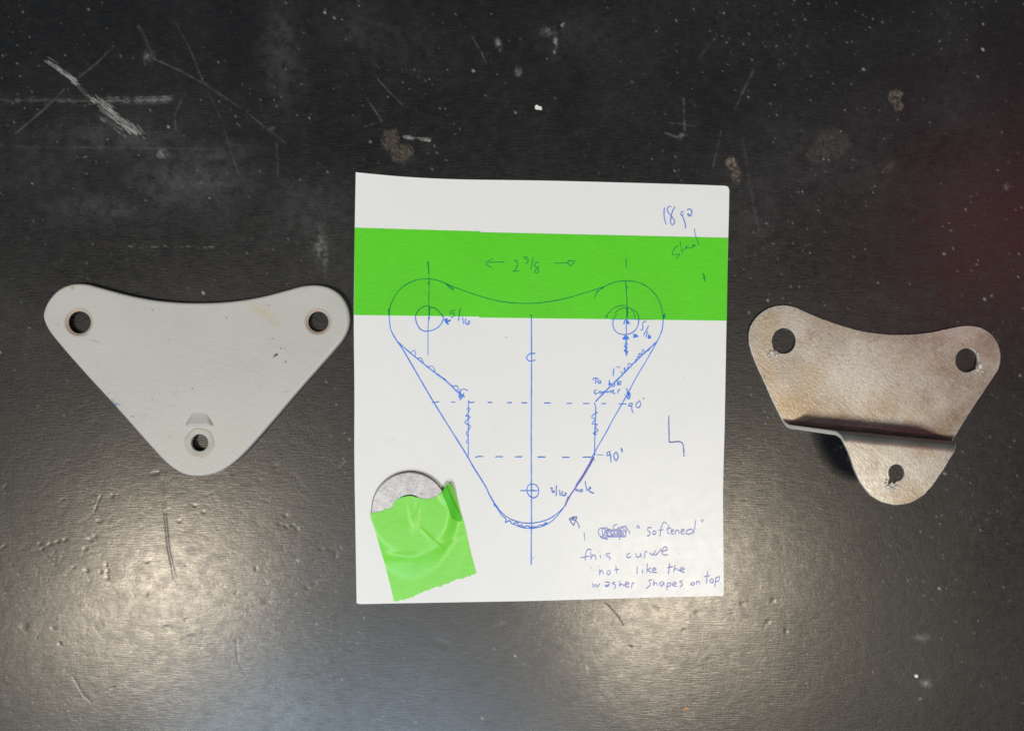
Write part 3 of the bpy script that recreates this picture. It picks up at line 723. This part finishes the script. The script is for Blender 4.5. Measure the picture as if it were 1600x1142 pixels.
    ink('scribbled_line', [(z4((985, 845), (850, 972), (660, 1142)) + z5((720, 285), (510, 490), (380, 620), (228, 775)), 2.0),
        (z5((1005, 5), (950, 25), (955, 78)), 1.2), (z5((885, 112), (820, 95), (805, 202)), 1.2), (z5((770, 215), (748, 165), (742, 250)), 1.2), (z5((682, 236), (712, 280), (700, 328)), 1.4),
        (z4((775, 1060), (735, 985), (700, 1075), (665, 1055), (665, 1110), (615, 1115)), 1.2), (z4((860, 960), (835, 1010)), 1.6)], 'ink')
    ink('scribbled_line', [(z9((610, 575), (607, 640), (608, 1050)), 1.4), (z9((590, 648), (620, 640), (602, 688), (585, 705), (622, 715), (578, 760), (600, 777), (622, 790), (615, 820), (592, 850), (600, 872), (606, 900), (590, 925), (608, 942)), 1.3)], 'ink')
    ink('scribbled_line', [(z5((208, 790), (235, 870), (226, 1140)) + z6((240, 300), (235, 580)), 1.7), (z6((285, 38), (240, 50), (198, 100), (240, 122), (203, 180), (270, 186), (245, 230), (282, 262), (218, 305), (270, 318)), 1.3), (z6((238, 545), (232, 585)), 2.6), (z6((205, 585), (235, 648)), 1.4)], 'ink')
    ink('scribbled_curve', [(zA((110, 430), (150, 480), (210, 570), (270, 632), (265, 680), (300, 655), (330, 655), (355, 695), (420, 680), (470, 735), (485, 705), (520, 742), (570, 720), (620, 752), (660, 733), (690, 742), (740, 715), (800, 705), (820, 680), (850, 702)), 1.4), (zA((360, 692), (470, 738), (560, 756), (640, 757), (760, 735), (860, 690), (960, 610), (1060, 490)), 1.2), (zA((800, 690), (850, 690)), 2.4)], 'ink')
    # centre lines
    ink('centre_line', [([(830.3, 493), (830.4, 560), (830.0, 700), (830.3, 800), (829.8, 883)], 1.7), (E((1326, 755), (1350, 724)), .5), (Cc((1255, 222), (1215, 225), (1195, 252), (1212, 272), (1255, 266)), 1.6), ([(829, 491.5), (830.5, 494)], 2.4)], 'ink')
    ink('centre_line', [(A((545, 628), (550, 715)), 2.2), (A((550, 720), (552, 775), (549, 880)) + z3((340, 110), (350, 235), (348, 380), (335, 470), (328, 650), (328, 900), (325, 1090)), 1.3), (z3((350, 235), (352, 375)), 2.8), (z3((346, 400), (345, 446)), 3.0), (A((550, 762), (552, 780)), 2.6)], 'ink')
    ink('centre_line', [(B((585, 605), (584, 672)), 1.5), (B((580, 755), (583, 800), (590, 900)) + z4((450, 150), (452, 230)), 1.8), (z4((450, 225), (455, 250), (450, 240)), 4.5), (z4((452, 240), (456, 330), (450, 430)), 2.6), (B((583, 790), (596, 805)), 2.2), (z4((150, 447), (950, 452)), .9)], 'ink')
    # hole circles
    ink('hole_circle', [(z3((345, 208), (280, 213), (200, 250), (140, 310), (108, 380), (108, 450), (140, 550), (200, 630), (260, 658), (330, 658), (430, 635), (520, 580), (580, 500), (603, 430), (585, 380), (540, 330), (480, 265), (420, 240), (350, 235)), 1.7)], 'ink')
    ink('hole_circle', [(z4((230, 340), (290, 285), (380, 250), (480, 245), (570, 280), (630, 330), (657, 400), (657, 500), (635, 590), (580, 660), (500, 705), (410, 720), (300, 700), (230, 640), (202, 560), (210, 440), (240, 390), (280, 350)), 1.5), (z4((430, 205), (330, 205), (230, 240), (150, 300), (100, 370), (90, 430)), 1.3), (z4((55, 370), (82, 400), (90, 430)), 1.6), (z4((520, 260), (575, 340), (595, 430)), 1.3)], 'ink')
    ink('hole_circle', [(zA((625, 140), (580, 165), (560, 235), (600, 310), (660, 335), (710, 300), (725, 230), (690, 160), (620, 140)), 1.5), (zA((475, 235), (720, 236)), 1.5), (zA((470, 230), (485, 238)), 2.4), (zA((625, 225), (650, 235)), 2.4)], 'ink')
    # bend lines
    dash = [Cc((570, 546), (620, 541)), Cc((697, 543), (725, 543)), Cc((815, 533), (818, 545), (852, 543)), Cc((937, 545), (970, 545)), Cc((1065, 547), (1100, 546)), Cc((1160, 547), (1200, 548)), Cc((1310, 549), (1352, 549)), D((40, 548), (88, 549)), D((190, 551), (228, 551)), D((298, 552), (342, 552)), z5((335, 800), (365, 813), (418, 800)), z5((640, 812), (790, 814))]
    ink('bend_line', [(d, 1.7) for d in dash], 'ink')
    dash = [Cc((855, 909), (880, 901), (910, 902)), Cc((988, 903), (1040, 903)), Cc((1118, 904), (1167, 903)), Cc((1268, 906), (1320, 904)), D((0, 905), (52, 905)), D((160, 907), (212, 907)), z6((80, 605), (200, 607)), z6((255, 575), (350, 578))]
    ink('bend_line', [(d, 1.7 if i < 7 else .7) for i, d in enumerate(dash)], 'ink')
    ink('profile_sketch', [(z6((1183, 80), (1181, 160), (1184, 300), (1186, 415)), 1.7), (z6((1186, 417), (1240, 413), (1310, 408), (1350, 425), (1370, 490), (1375, 595)), 1.6), (z6((1180, 150), (1181, 175)), 2.6), (z6((1368, 520), (1372, 545)), 2.6), (z6((1372, 570), (1376, 595)), 2.2)], 'ink_violet2')
    # arrows
    ink('arrow', [(z2((430, 178), (330, 175), (205, 182)), 1.5), (z2((270, 125), (210, 160), (165, 198)), 1.5), (z2((165, 198), (205, 225), (248, 247)), 1.5)], 'ink')
    ink('arrow', [(z2((1120, 190), (1210, 190), (1310, 188)), 1.5), (z2((1312, 155), (1410, 163)), 1.5), (z2((1410, 163), (1340, 237)), 1.5), (z2((1340, 237), (1313, 200), (1312, 153)), 1.5), (z2((1338, 183), (1343, 187)), 2)], 'ink')
    ink('arrow', [(z4((395, 540), (405, 490), (440, 450)), 1.8), (z4((440, 452), (495, 535)), 2.2), (z4((450, 470), (460, 530)), 3.4), (z4((440, 480), (438, 720)), 1.6), (z4((375, 802), (430, 730)), 2.2), (z4((430, 730), (490, 800)), 2.0), (z4((380, 800), (480, 795)), 2.2), (z4((430, 745), (432, 815)), 5.5), (z4((440, 815), (433, 940), (440, 1095)), 2.4), (z4((405, 880), (462, 890), (402, 930), (455, 948), (403, 1012), (465, 1022), (435, 1085), (458, 1092)), 1.5)], 'ink')
    ink('arrow', [(zA((1145, 632), (1200, 605), (1258, 598)), 1.5), (zA((1258, 600), (1210, 718)), 1.5), (zA((1210, 718), (1170, 665), (1148, 635)), 1.5), (zA((1170, 640), (1225, 640), (1270, 690), (1290, 755)), 1.5), (zA((1160, 620), (1230, 615)), 1.2)], 'ink_soft')
    # writing
    ink('handwriting', [(z2((555, 168), (580, 150), (605, 180), (605, 230), (580, 280), (545, 306)), 1.5), (z2((545, 306), (590, 303), (632, 298)), 1.5), (z2((680, 108), (745, 104)), 1.4), (z2((745, 104), (712, 137), (758, 140), (748, 180), (722, 205)), 1.4), (z2((830, 105), (815, 180), (792, 285)), 1.4), (z2((900, 175), (860, 190), (848, 225), (890, 265), (907, 300), (880, 326), (850, 312), (878, 270), (912, 225)), 1.4)], 'ink', 'dimension reading 2 3/8')
    ink('handwriting', [(z3((825, 285), (735, 298)), 1.4), (z3((735, 298), (725, 345), (795, 338), (792, 388), (752, 420), (735, 402)), 1.4), (z3((905, 235), (885, 370), (870, 485)), 1.5), (z3((945, 405), (950, 460), (966, 535)), 1.7), (z3((1005, 430), (990, 490), (1020, 540), (1062, 530), (1075, 490), (1050, 480), (1035, 535)), 1.6), (z3((620, 470), (662, 440), (655, 490), (692, 540)), 2.8), (z3((630, 500), (735, 465)), 2.8), (z3((640, 465), (675, 510)), 4)], 'ink', 'hole size reading 5/16')
    ink('handwriting', [(z4((800, 490), (748, 488)), 1.5), (z4((748, 488), (728, 550), (737, 605), (715, 640), (685, 640)), 1.5), (z4((840, 558), (745, 742)), 1.6), (z4((822, 660), (785, 772)), 1.6), (z4((845, 712), (832, 780), (868, 775), (865, 745), (840, 765)), 2.0), (z4((560, 720), (640, 740)), 3), (z4((640, 745), (560, 770)), 3), (z4((575, 748), (650, 752)), 3)], 'ink', 'hole size reading 5/16')
    ink('handwriting', [(z1((205, 165), (198, 300), (213, 400), (238, 476)), 1.8), (z1((335, 157), (292, 150), (258, 190), (263, 240), (310, 297), (350, 350), (385, 410), (377, 460), (345, 478), (318, 450), (318, 380), (335, 280), (365, 205), (400, 150)), 1.7), (z1((558, 242), (520, 240), (495, 285), (515, 315), (545, 275)), 1.8), (z1((522, 310), (560, 410), (582, 500), (572, 548)), 1.8), (z1((608, 218), (650, 195), (687, 225), (687, 280), (650, 305), (618, 292), (640, 272)), 1.7), (z1((615, 300), (650, 322), (702, 323)), 1.7)], 'ink_soft2', 'note reading 18 ga')
    ink('handwriting', [(z1((460, 855), (420, 865), (370, 920), (338, 1003)), 1.4), (z1((338, 1005), (400, 1008), (478, 993)), 1.4), (z1((478, 995), (452, 1040), (412, 1075)), 1.6), (z1((485, 760), (495, 850), (515, 930), (527, 1008)), 1.3), (z1((500, 938), (560, 915), (605, 865), (592, 852), (590, 885), (640, 892), (690, 885), (728, 845), (712, 825), (715, 848), (745, 852), (768, 828)), 1.4), (z1((740, 545), (752, 640), (785, 740), (822, 842)), 1.5)], 'ink_soft2', 'note reading steel')
    ink('pen_mark', [([(1098, 427), (1100, 432), (1101, 440)], 2.0), ([(1101, 430), (1098, 436)], 1.2)], 'ink_soft')
    ink('handwriting', [(z5((560, 175), (553, 250), (545, 320)), 1.8), (z5((618, 138), (628, 170)), 2), (z5((655, 145), (668, 170)), 2), (z5((175, 385), (215, 355), (290, 368)), 1.7), (z5((242, 368), (230, 452)), 1.7), (z5((300, 390), (272, 425), (312, 447), (330, 415), (298, 393)), 1.8), (z5((485, 380), (468, 492)), 1.7), (z5((468, 490), (500, 448), (515, 492)), 1.6), (z5((560, 443), (525, 475), (550, 507), (577, 465), (555, 440)), 1.8), (z5((632, 368), (620, 482)), 1.7), (z5((622, 475), (662, 462), (692, 430), (668, 408), (642, 450), (682, 478)), 1.7),
        (z5((252, 560), (210, 590), (222, 632), (272, 625)), 1.8), (z5((272, 625), (312, 594), (355, 602), (325, 628), (300, 605)), 1.5), (z5((355, 606), (405, 590), (430, 605), (470, 600), (512, 568)), 1.5), (z5((512, 568), (508, 628)), 1.5), (z5((520, 602), (562, 574), (540, 570), (548, 622), (592, 632)), 1.5), (z5((637, 560), (630, 632)), 1.6), (z5((632, 605), (645, 570), (676, 550)), 1.6)], 'ink', 'note reading 1 inch to hole corner')
    ink('pen_mark', [(z5((790, 528), (798, 600), (790, 690)), 1.5), (z5((800, 600), (838, 615), (847, 660), (825, 728), (790, 690), (822, 620), (820, 700)), 1.7), (z5((745, 655), (765, 658)), 1.8)], 'ink')
    ink('handwriting', [(z5((887, 800), (835, 815), (828, 852), (875, 848), (890, 800)), 1.6), (z5((876, 850), (885, 930), (907, 976)), 1.6), (z5((1000, 745), (1037, 790), (1027, 850), (990, 882), (953, 850), (968, 800), (1012, 770)), 1.6), (z5((1085, 700), (1095, 728)), 2.4)], 'ink_soft2', 'bend angle reading 90 degrees')
    ink('handwriting', [(z6((428, 540), (400, 545), (397, 588), (428, 572), (430, 525)), 1.6), (z6((430, 530), (440, 600), (445, 672)), 1.7), (z6((505, 538), (480, 590), (510, 652), (536, 600), (512, 538)), 1.7), (z6((575, 490), (590, 542)), 3)], 'ink_soft2', 'bend angle reading 90 degrees')
    ink('handwriting', [(zA((882, 195), (922, 200)), 1.6), (zA((922, 200), (902, 232), (947, 245), (908, 268)), 1.6), (zA((970, 155), (968, 310)), 1.8), (zA((1015, 222), (1025, 312)), 1.7), (zA((1062, 240), (1048, 290), (1088, 303), (1108, 275), (1082, 268)), 1.8), (zA((1240, 170), (1240, 215), (1247, 250)), 1.7), (zA((1245, 245), (1262, 220), (1285, 258)), 1.7), (zA((1320, 213), (1295, 235), (1318, 252), (1337, 230), (1318, 213)), 1.7), (zA((1370, 98), (1383, 180), (1397, 240)), 1.8), (zA((1402, 228), (1452, 196), (1432, 188), (1424, 235), (1458, 262), (1495, 268)), 1.7)], 'ink_soft2', 'note reading 3/16 hole')
    sc = [(355 + 260 * t + 34 * math.cos(t * 46), 262 - 14 * t + 44 * math.sin(t * 46 + .4) * (.75 + .4 * math.sin(t * 9))) for t in np.linspace(0, .96, 95)]
    sc2 = [(420 + 150 * t + 40 * math.cos(-t * 31), 268 + 32 * math.sin(-t * 31)) for t in np.linspace(0, 1, 60)]
    ink('handwriting', [(z7((200, 256), (207, 332)), 1.7), (z7(*sc), 1.4), (z7(*sc2), 1.4), (z7((475, 250), (490, 190), (520, 180)), 1.4), (z7((600, 185), (608, 260)), 1.4), (z7((355, 305), (430, 325)), 1.5), (z7((535, 210), (542, 332)), 1.5), (z7((702, 218), (715, 190), (732, 212), (715, 215)), 1.5),
        (z7((852, 210), (815, 215), (812, 240), (836, 260), (822, 288), (803, 292)), 1.5), (z7((870, 240), (860, 270), (880, 277), (890, 250), (870, 240)), 1.5), (z7((1000, 178), (968, 160), (946, 200), (928, 297)), 1.5), (z7((915, 236), (965, 230)), 1.3), (z7((1018, 180), (1002, 260), (1025, 272)), 1.5), (z7((990, 222), (1038, 215)), 1.2), (z7((1030, 256), (1064, 238), (1042, 230), (1040, 268), (1070, 270)), 1.4), (z7((1078, 272), (1086, 235), (1108, 240), (1114, 272)), 1.4), (z7((1125, 256), (1165, 236), (1142, 226), (1132, 266), (1172, 270)), 1.4), (z7((1245, 225), (1195, 235), (1182, 265), (1220, 272), (1255, 235)), 1.5), (z7((1272, 138), (1262, 220), (1250, 272)), 1.5), (z7((1325, 130), (1335, 160)), 1.3), (z7((1347, 130), (1338, 155)), 1.0)], 'ink_faded', 'note reading I "softened", with a crossed-out word')
    ink('handwriting', [(z8((272, 56), (238, 50), (216, 90), (210, 157)), 1.5), (z8((168, 132), (252, 114)), 1.4), (z8((262, 70), (266, 148)), 1.5), (z8((266, 140), (286, 105), (308, 115), (313, 152)), 1.5), (z8((355, 100), (358, 138)), 1.4), (z8((347, 74), (354, 77)), 1.5), (z8((452, 90), (415, 95), (415, 113), (452, 130), (438, 153)), 1.4),
        (z8((642, 85), (610, 105), (618, 130), (652, 120)), 1.4), (z8((698, 85), (705, 122), (735, 120), (745, 85)), 1.4), (z8((745, 85), (750, 126)), 1.3), (z8((788, 70), (780, 136)), 1.4), (z8((782, 100), (792, 75), (810, 70)), 1.4), (z8((830, 80), (850, 105), (890, 62)), 1.5), (z8((850, 95), (885, 105), (942, 48)), 1.5), (z8((948, 75), (1002, 48), (982, 25), (945, 70), (962, 102), (1006, 100)), 1.5), (z8((1104, 88), (1112, 92)), 1.3)], 'ink_faded', 'note reading this curve')
    ink('handwriting', [(z8((348, 240), (350, 302)), 1.5), (z8((350, 285), (370, 250), (386, 292)), 1.5), (z8((340, 210), (348, 214)), 1.3), (z8((436, 250), (417, 280), (440, 293), (453, 262), (434, 250)), 1.4), (z8((505, 202), (515, 282)), 1.4), (z8((490, 247), (537, 240)), 1.3), (z8((265, 215), (268, 240)), .8), (z8((712, 208), (708, 286)), 1.5), (z8((760, 240), (762, 282)), 1.3), (z8((760, 198), (766, 202)), 1.5), (z8((808, 188), (804, 277)), 1.5), (z8((846, 228), (812, 248), (852, 277)), 1.4), (z8((856, 256), (892, 240), (870, 228), (858, 266), (902, 273)), 1.4),
        (z8((1022, 182), (1012, 287)), 1.5), (z8((998, 227), (1055, 215)), 1.4), (z8((1076, 198), (1060, 268)), 1.4), (z8((1062, 258), (1086, 232), (1106, 256)), 1.4), (z8((1108, 252), (1164, 240), (1140, 224), (1118, 252), (1168, 274)), 1.4)], 'ink_faded', 'note reading not like the')
    ink('handwriting', [(z8((280, 368), (290, 417)), 1.4), (z8((290, 417), (312, 384), (322, 412), (352, 380)), 1.4), (z8((398, 365), (440, 368), (432, 405), (400, 402), (445, 388)), 1.4), (z8((502, 365), (470, 374), (502, 396), (492, 432)), 1.4), (z8((546, 348), (540, 407)), 1.4), (z8((541, 400), (562, 384), (586, 402)), 1.4), (z8((590, 392), (632, 376), (605, 364), (595, 402), (637, 412)), 1.4), (z8((666, 365), (654, 422)), 1.3), (z8((656, 400), (668, 378), (682, 370)), 1.3),
        (z8((856, 340), (825, 350), (838, 385), (798, 427)), 1.4), (z8((872, 338), (865, 402)), 1.4), (z8((866, 395), (890, 368), (907, 402)), 1.4), (z8((956, 355), (924, 380), (945, 402), (966, 362)), 1.4), (z8((966, 360), (970, 402)), 1.3), (z8((1002, 368), (994, 442)), 1.4), (z8((998, 378), (1036, 374), (1022, 406), (998, 400)), 1.4), (z8((1050, 392), (1087, 376), (1066, 364), (1050, 396), (1092, 406)), 1.4), (z8((1152, 350), (1118, 360), (1148, 386), (1118, 412)), 1.4),
        (z8((1242, 365), (1223, 385), (1250, 392), (1262, 370), (1240, 365)), 1.4), (z8((1280, 387), (1286, 355), (1302, 360), (1312, 382)), 1.4), (z8((1388, 258), (1375, 377)), 1.5), (z8((1352, 312), (1408, 300)), 1.3), (z8((1426, 330), (1406, 355), (1430, 372), (1442, 345), (1424, 330)), 1.4), (z8((1466, 318), (1454, 412)), 1.4), (z8((1462, 328), (1498, 310), (1492, 350), (1460, 362)), 1.4), (z8((1507, 376), (1513, 380)), 1.6)], 'ink_faded', 'note reading washer shapes on top')

# ------------------------------------------------------------------ washer and its piece of tape
WZ = CT + .02 * mm; WT = 1.5 * mm; WTOP = WZ + WT
WC = P(640, 797.5, WTOP); WR = 59.5 * S; WI = 24 * S
def build_washer():
    b = .25 * mm
    prof = rnd(b, WTOP, 4) + [(0, WZ + b), (b * .3, WZ + b * .3), (b, WZ)]
    V, F, SM, UV = plate(circle(*WC, WR, 96), [circle(*WC, WI, 64)], prof, prof, flat)
    off = np.array([*WC, WZ]); o = obj('washer', [np.array(v) - off for v in V], F, M['zinc'], None, SM); o.location = off
    tag(o, 'round flat zinc washer half hidden under green tape on the white card', 'washer')
def build_washer_tape():
    root = thing('tape_piece', 'torn piece of green tape holding the washer to the card', 'tape', (*P(665, 850), CT))
    k = .2015; r = np.random.default_rng(3)
    q = lambda pts: Z(570, 720, k, pts)
    top = q([(50, 398), (90, 392), (130, 383), (165, 366), (190, 362), (222, 342), (232, 312), (262, 290), (300, 272), (340, 265), (385, 268), (425, 280), (470, 287), (520, 285), (548, 272), (575, 258), (600, 236), (625, 200), (640, 172), (655, 163), (672, 172)])
    right = q([(690, 210), (715, 290), (742, 380), (768, 470), (800, 610), (835, 760), (862, 858)])
    bot = q([(860, 876), (830, 884), (800, 896), (770, 905), (740, 912), (712, 912), (690, 926), (650, 945), (620, 955), (590, 972), (560, 972), (530, 988), (500, 995), (470, 1008), (440, 1020), (415, 1028), (390, 1040), (360, 1055), (325, 1070), (280, 1078), (250, 1086), (226, 1087)])
    left = q([(200, 975), (165, 835), (130, 700), (100, 580), (82, 515), (64, 470), (52, 430)])
    bj = [(x + r.normal(0, .5), y + r.normal(0, .8)) for x, y in spline(bot, 2.2)]
    tj = [(x + r.normal(0, .25), y + r.normal(0, .35)) for x, y in spline(top, 2.5)]
    px = tj[:-1] + spline(top[-1:] + right, 3)[:-1] + bj[:-1] + spline(bot[-1:] + left + top[:1], 3)[:-1]
    base = CT + .05 * mm
    def zf(x, y):
        d = math.hypot(x - WC[0], y - WC[1]); hi = WTOP + .06 * mm
        a = math.atan2(y - WC[1], x - WC[0])
        L = 11 * mm * (1 - .65 * abs(math.cos(a)))
        if d < WR - .1 * mm: z = hi
        else:
            t = min(1, (d - WR + .1 * mm) / L); z = base + (hi - base) * ((1 - t) ** 2 * (1 + 2 * t))
        # sag into the washer's bore, radiating pleats, ripples
        if d < WI: z -= .12 * mm * (1 - (d / WI) ** 2)
        X, Y = x / S + 800, 571 - y / S
        pl = sum(h * math.exp(-(((X - cx) * ny + (Y - cy) * nx) / w_) ** 2) * math.exp(-(((X - cx) * nx - (Y - cy) * ny) / l_) ** 2)
                 for cx, cy, nx, ny, w_, l_, h in [(652, 806, .15, .99, 3.0, 18, .22), (643, 800, -.1, .99, 2.2, 14, .14), (678, 842, .72, -.69, 2.4, 24, .16), (625, 866, .99, -.02, 5, 30, .20), (690, 850, .9, .43, 4, 30, .12)])
        z += pl * 1.9 * mm
        # the lifted corner at the upper right
        c = max(0, 1 - math.hypot((X - 702) / 22, (Y - 758) / 34)); z += 1.6 * mm * c ** 1.5
        e = min(1, max(0, d - WR) / (3 * mm)) * .05 * mm
        return z + e * math.sin(X * .19 + Y * .07) * (.5 + .5 * math.sin(Y * .11))
    outer = ccw([P(x, y, CT) for x, y in px])
    inn = [tuple(p) for p in inset(outer, .35 * mm)]
    ints = [(x, y) for x in np.arange(P(570, 0)[0], P(750, 0)[0], .55 * mm) for y in np.arange(P(0, 945)[1], P(0, 745)[1], .55 * mm) if inpoly((x, y), inn)]
    T = .10 * mm
    V, F, SM, UV = plate(outer, [], [(0, T), (0, 0)], [], lambda u, v, w_: (u, v, zf(u, v) + w_), ints)
    o = obj('tape_sheet', V, F, M['tape_loose'], root, SM); o.data.set_sharp_from_angle(angle=math.radians(50))
    # corner of the tape folded back on itself
    fl = q([(606, 236), (622, 205), (640, 190), (662, 240), (690, 310), (722, 385), (742, 420), (744, 464), (715, 462), (684, 444), (660, 385), (635, 315)])
    outer = ccw([P(x, y, CT) for x, y in spline(fl, 2, True, .5)]); inn = [tuple(p) for p in inset(outer, .25 * mm)]
    ints = [(x, y) for x in np.arange(P(685, 0)[0], P(725, 0)[0], .5 * mm) for y in np.arange(P(0, 820)[1], P(0, 750)[1], .5 * mm) if inpoly((x, y), inn)]
    def zl(u, v):
        X, Y = u / S + 800, 571 - v / S
        s = ((X - 703) * .94 - (Y - 790) * .34) / 11
        return zf(u, v) + .16 * mm + .5 * mm * max(0, s + .3) ** 1.5
    V, F, SM, UV = plate(outer, [], [(0, T), (0, 0)], [], lambda u, v, w_: (u, v, zl(u, v) + w_), ints)
    o = obj('folded_corner', V, F, M['tape_fold'], root, SM); o.data.set_sharp_from_angle(angle=math.radians(50)); o['label'] = 'darker green corner folded back'

def build_chips():
    for i, (px, py, rx, ry, rot, lab, mat) in enumerate([
            (841, 169, 6.6, 4.0, .35, 'small white paint chip on the tabletop above the white card', 'chip'),
            (1431, 1055, 3.4, 3.0, .9, 'tiny pale chip on the tabletop below the steel bracket', 'chip'),
            (1072, 1106, 5.0, 2.4, -.15, 'tiny orange fleck on the tabletop below the written notes', 'orange')]):
        r = np.random.default_rng(40 + i); n = 13; cx, cy = P(px, py)
        lp = []
        for k in range(n):
            a = 2 * PI * k / n; q = r.uniform(.72, 1.15)
            x, y = rx * q * math.cos(a) * S, ry * q * math.sin(a) * S
            lp.append((x * math.cos(rot) + y * math.sin(rot), -x * math.sin(rot) + y * math.cos(rot)))
        h = (.45 if i < 2 else .15) * mm
        V = [(x, y, 0) for x, y in lp] + [(x * .86, y * .86, h * r.uniform(.6, 1)) for x, y in lp] + [(0, 0, h)]
        F = [(k, (k + 1) % n, n + (k + 1) % n, n + k) for k in range(n)] + [(n + k, n + (k + 1) % n, 2 * n) for k in range(n)] + [tuple(range(n))[::-1]]
        o = obj('paint_chip', V, F, M[mat], None, False); o.location = (cx, cy, 0)
        tag(o, lab, 'chip', 'flecks lying on the tabletop')

M = {}
M['enamel'] = M_paint(); M['steel'] = M_steel(); M['zinc'] = M_zinc(); M['card'] = M_card()
M['rust_rim'] = M_simple('rusty_rim', (.52, .38, .27), .6, 0, 0, 260, .3, col2=(.42, .42, .40))
M['bore'] = M_simple('dark_bore', (.06, .042, .032), .7, 0, .4, 500, .3)
M['cream'] = M_simple('cream_primer', (.455, .46, .43), .5, 0, .12, 300, .15)
M['slag'] = M_simple('slag', (.66, .64, .60), .45, .25, .3, 900, .5, 1500)
M['tape_band'] = M_tape('green_tape_band', (.092, .64, .012), .48, .32)
M['tape_loose'] = M_tape('green_tape_loose', (.20, .73, .07), .34, .42)
M['tape_fold'] = M_tape('green_tape_back', (.065, .52, .012))
M['ink'] = M_simple('blue_ink', (.035, .19, .86), .5, 0, 0, 380, col2=(.13, .34, .95))
M['ink_tape'] = M_simple('blue_ink_over_green', (.001, .20, .10), .5, 0, 0, 380, col2=(.008, .34, .07))
M['ink_soft'] = M_simple('blue_ink_soft', (.15, .23, .70), .5, 0, .3, 700)
M['ink_soft2'] = M_simple('blue_ink_light', (.10, .23, .74), .5, 0, .3, 700, col2=(.2, .32, .78))
M['ink_violet'] = M_simple('violet_ink', (.24, .19, .58), .5, 0, .3, 500)
M['ink_violet2'] = M_simple('violet_blue_ink', (.17, .23, .68), .5, 0, .2, 500)
M['ink_faded'] = M_simple('faded_lilac_ink', (.30, .35, .80), .5, 0, 0, 260, col2=(.50, .51, .80))
M['chip'] = M_simple('white_paint_chip', (.78, .79, .76), .5, 0, .1, 600, .3)
M['orange'] = M_simple('orange_fleck', (.55, .25, .13), .5, 0, .3, 800)
build_grey_bracket()
build_steel_bracket()
build_card()
build_washer()
build_washer_tape()
build_chips()
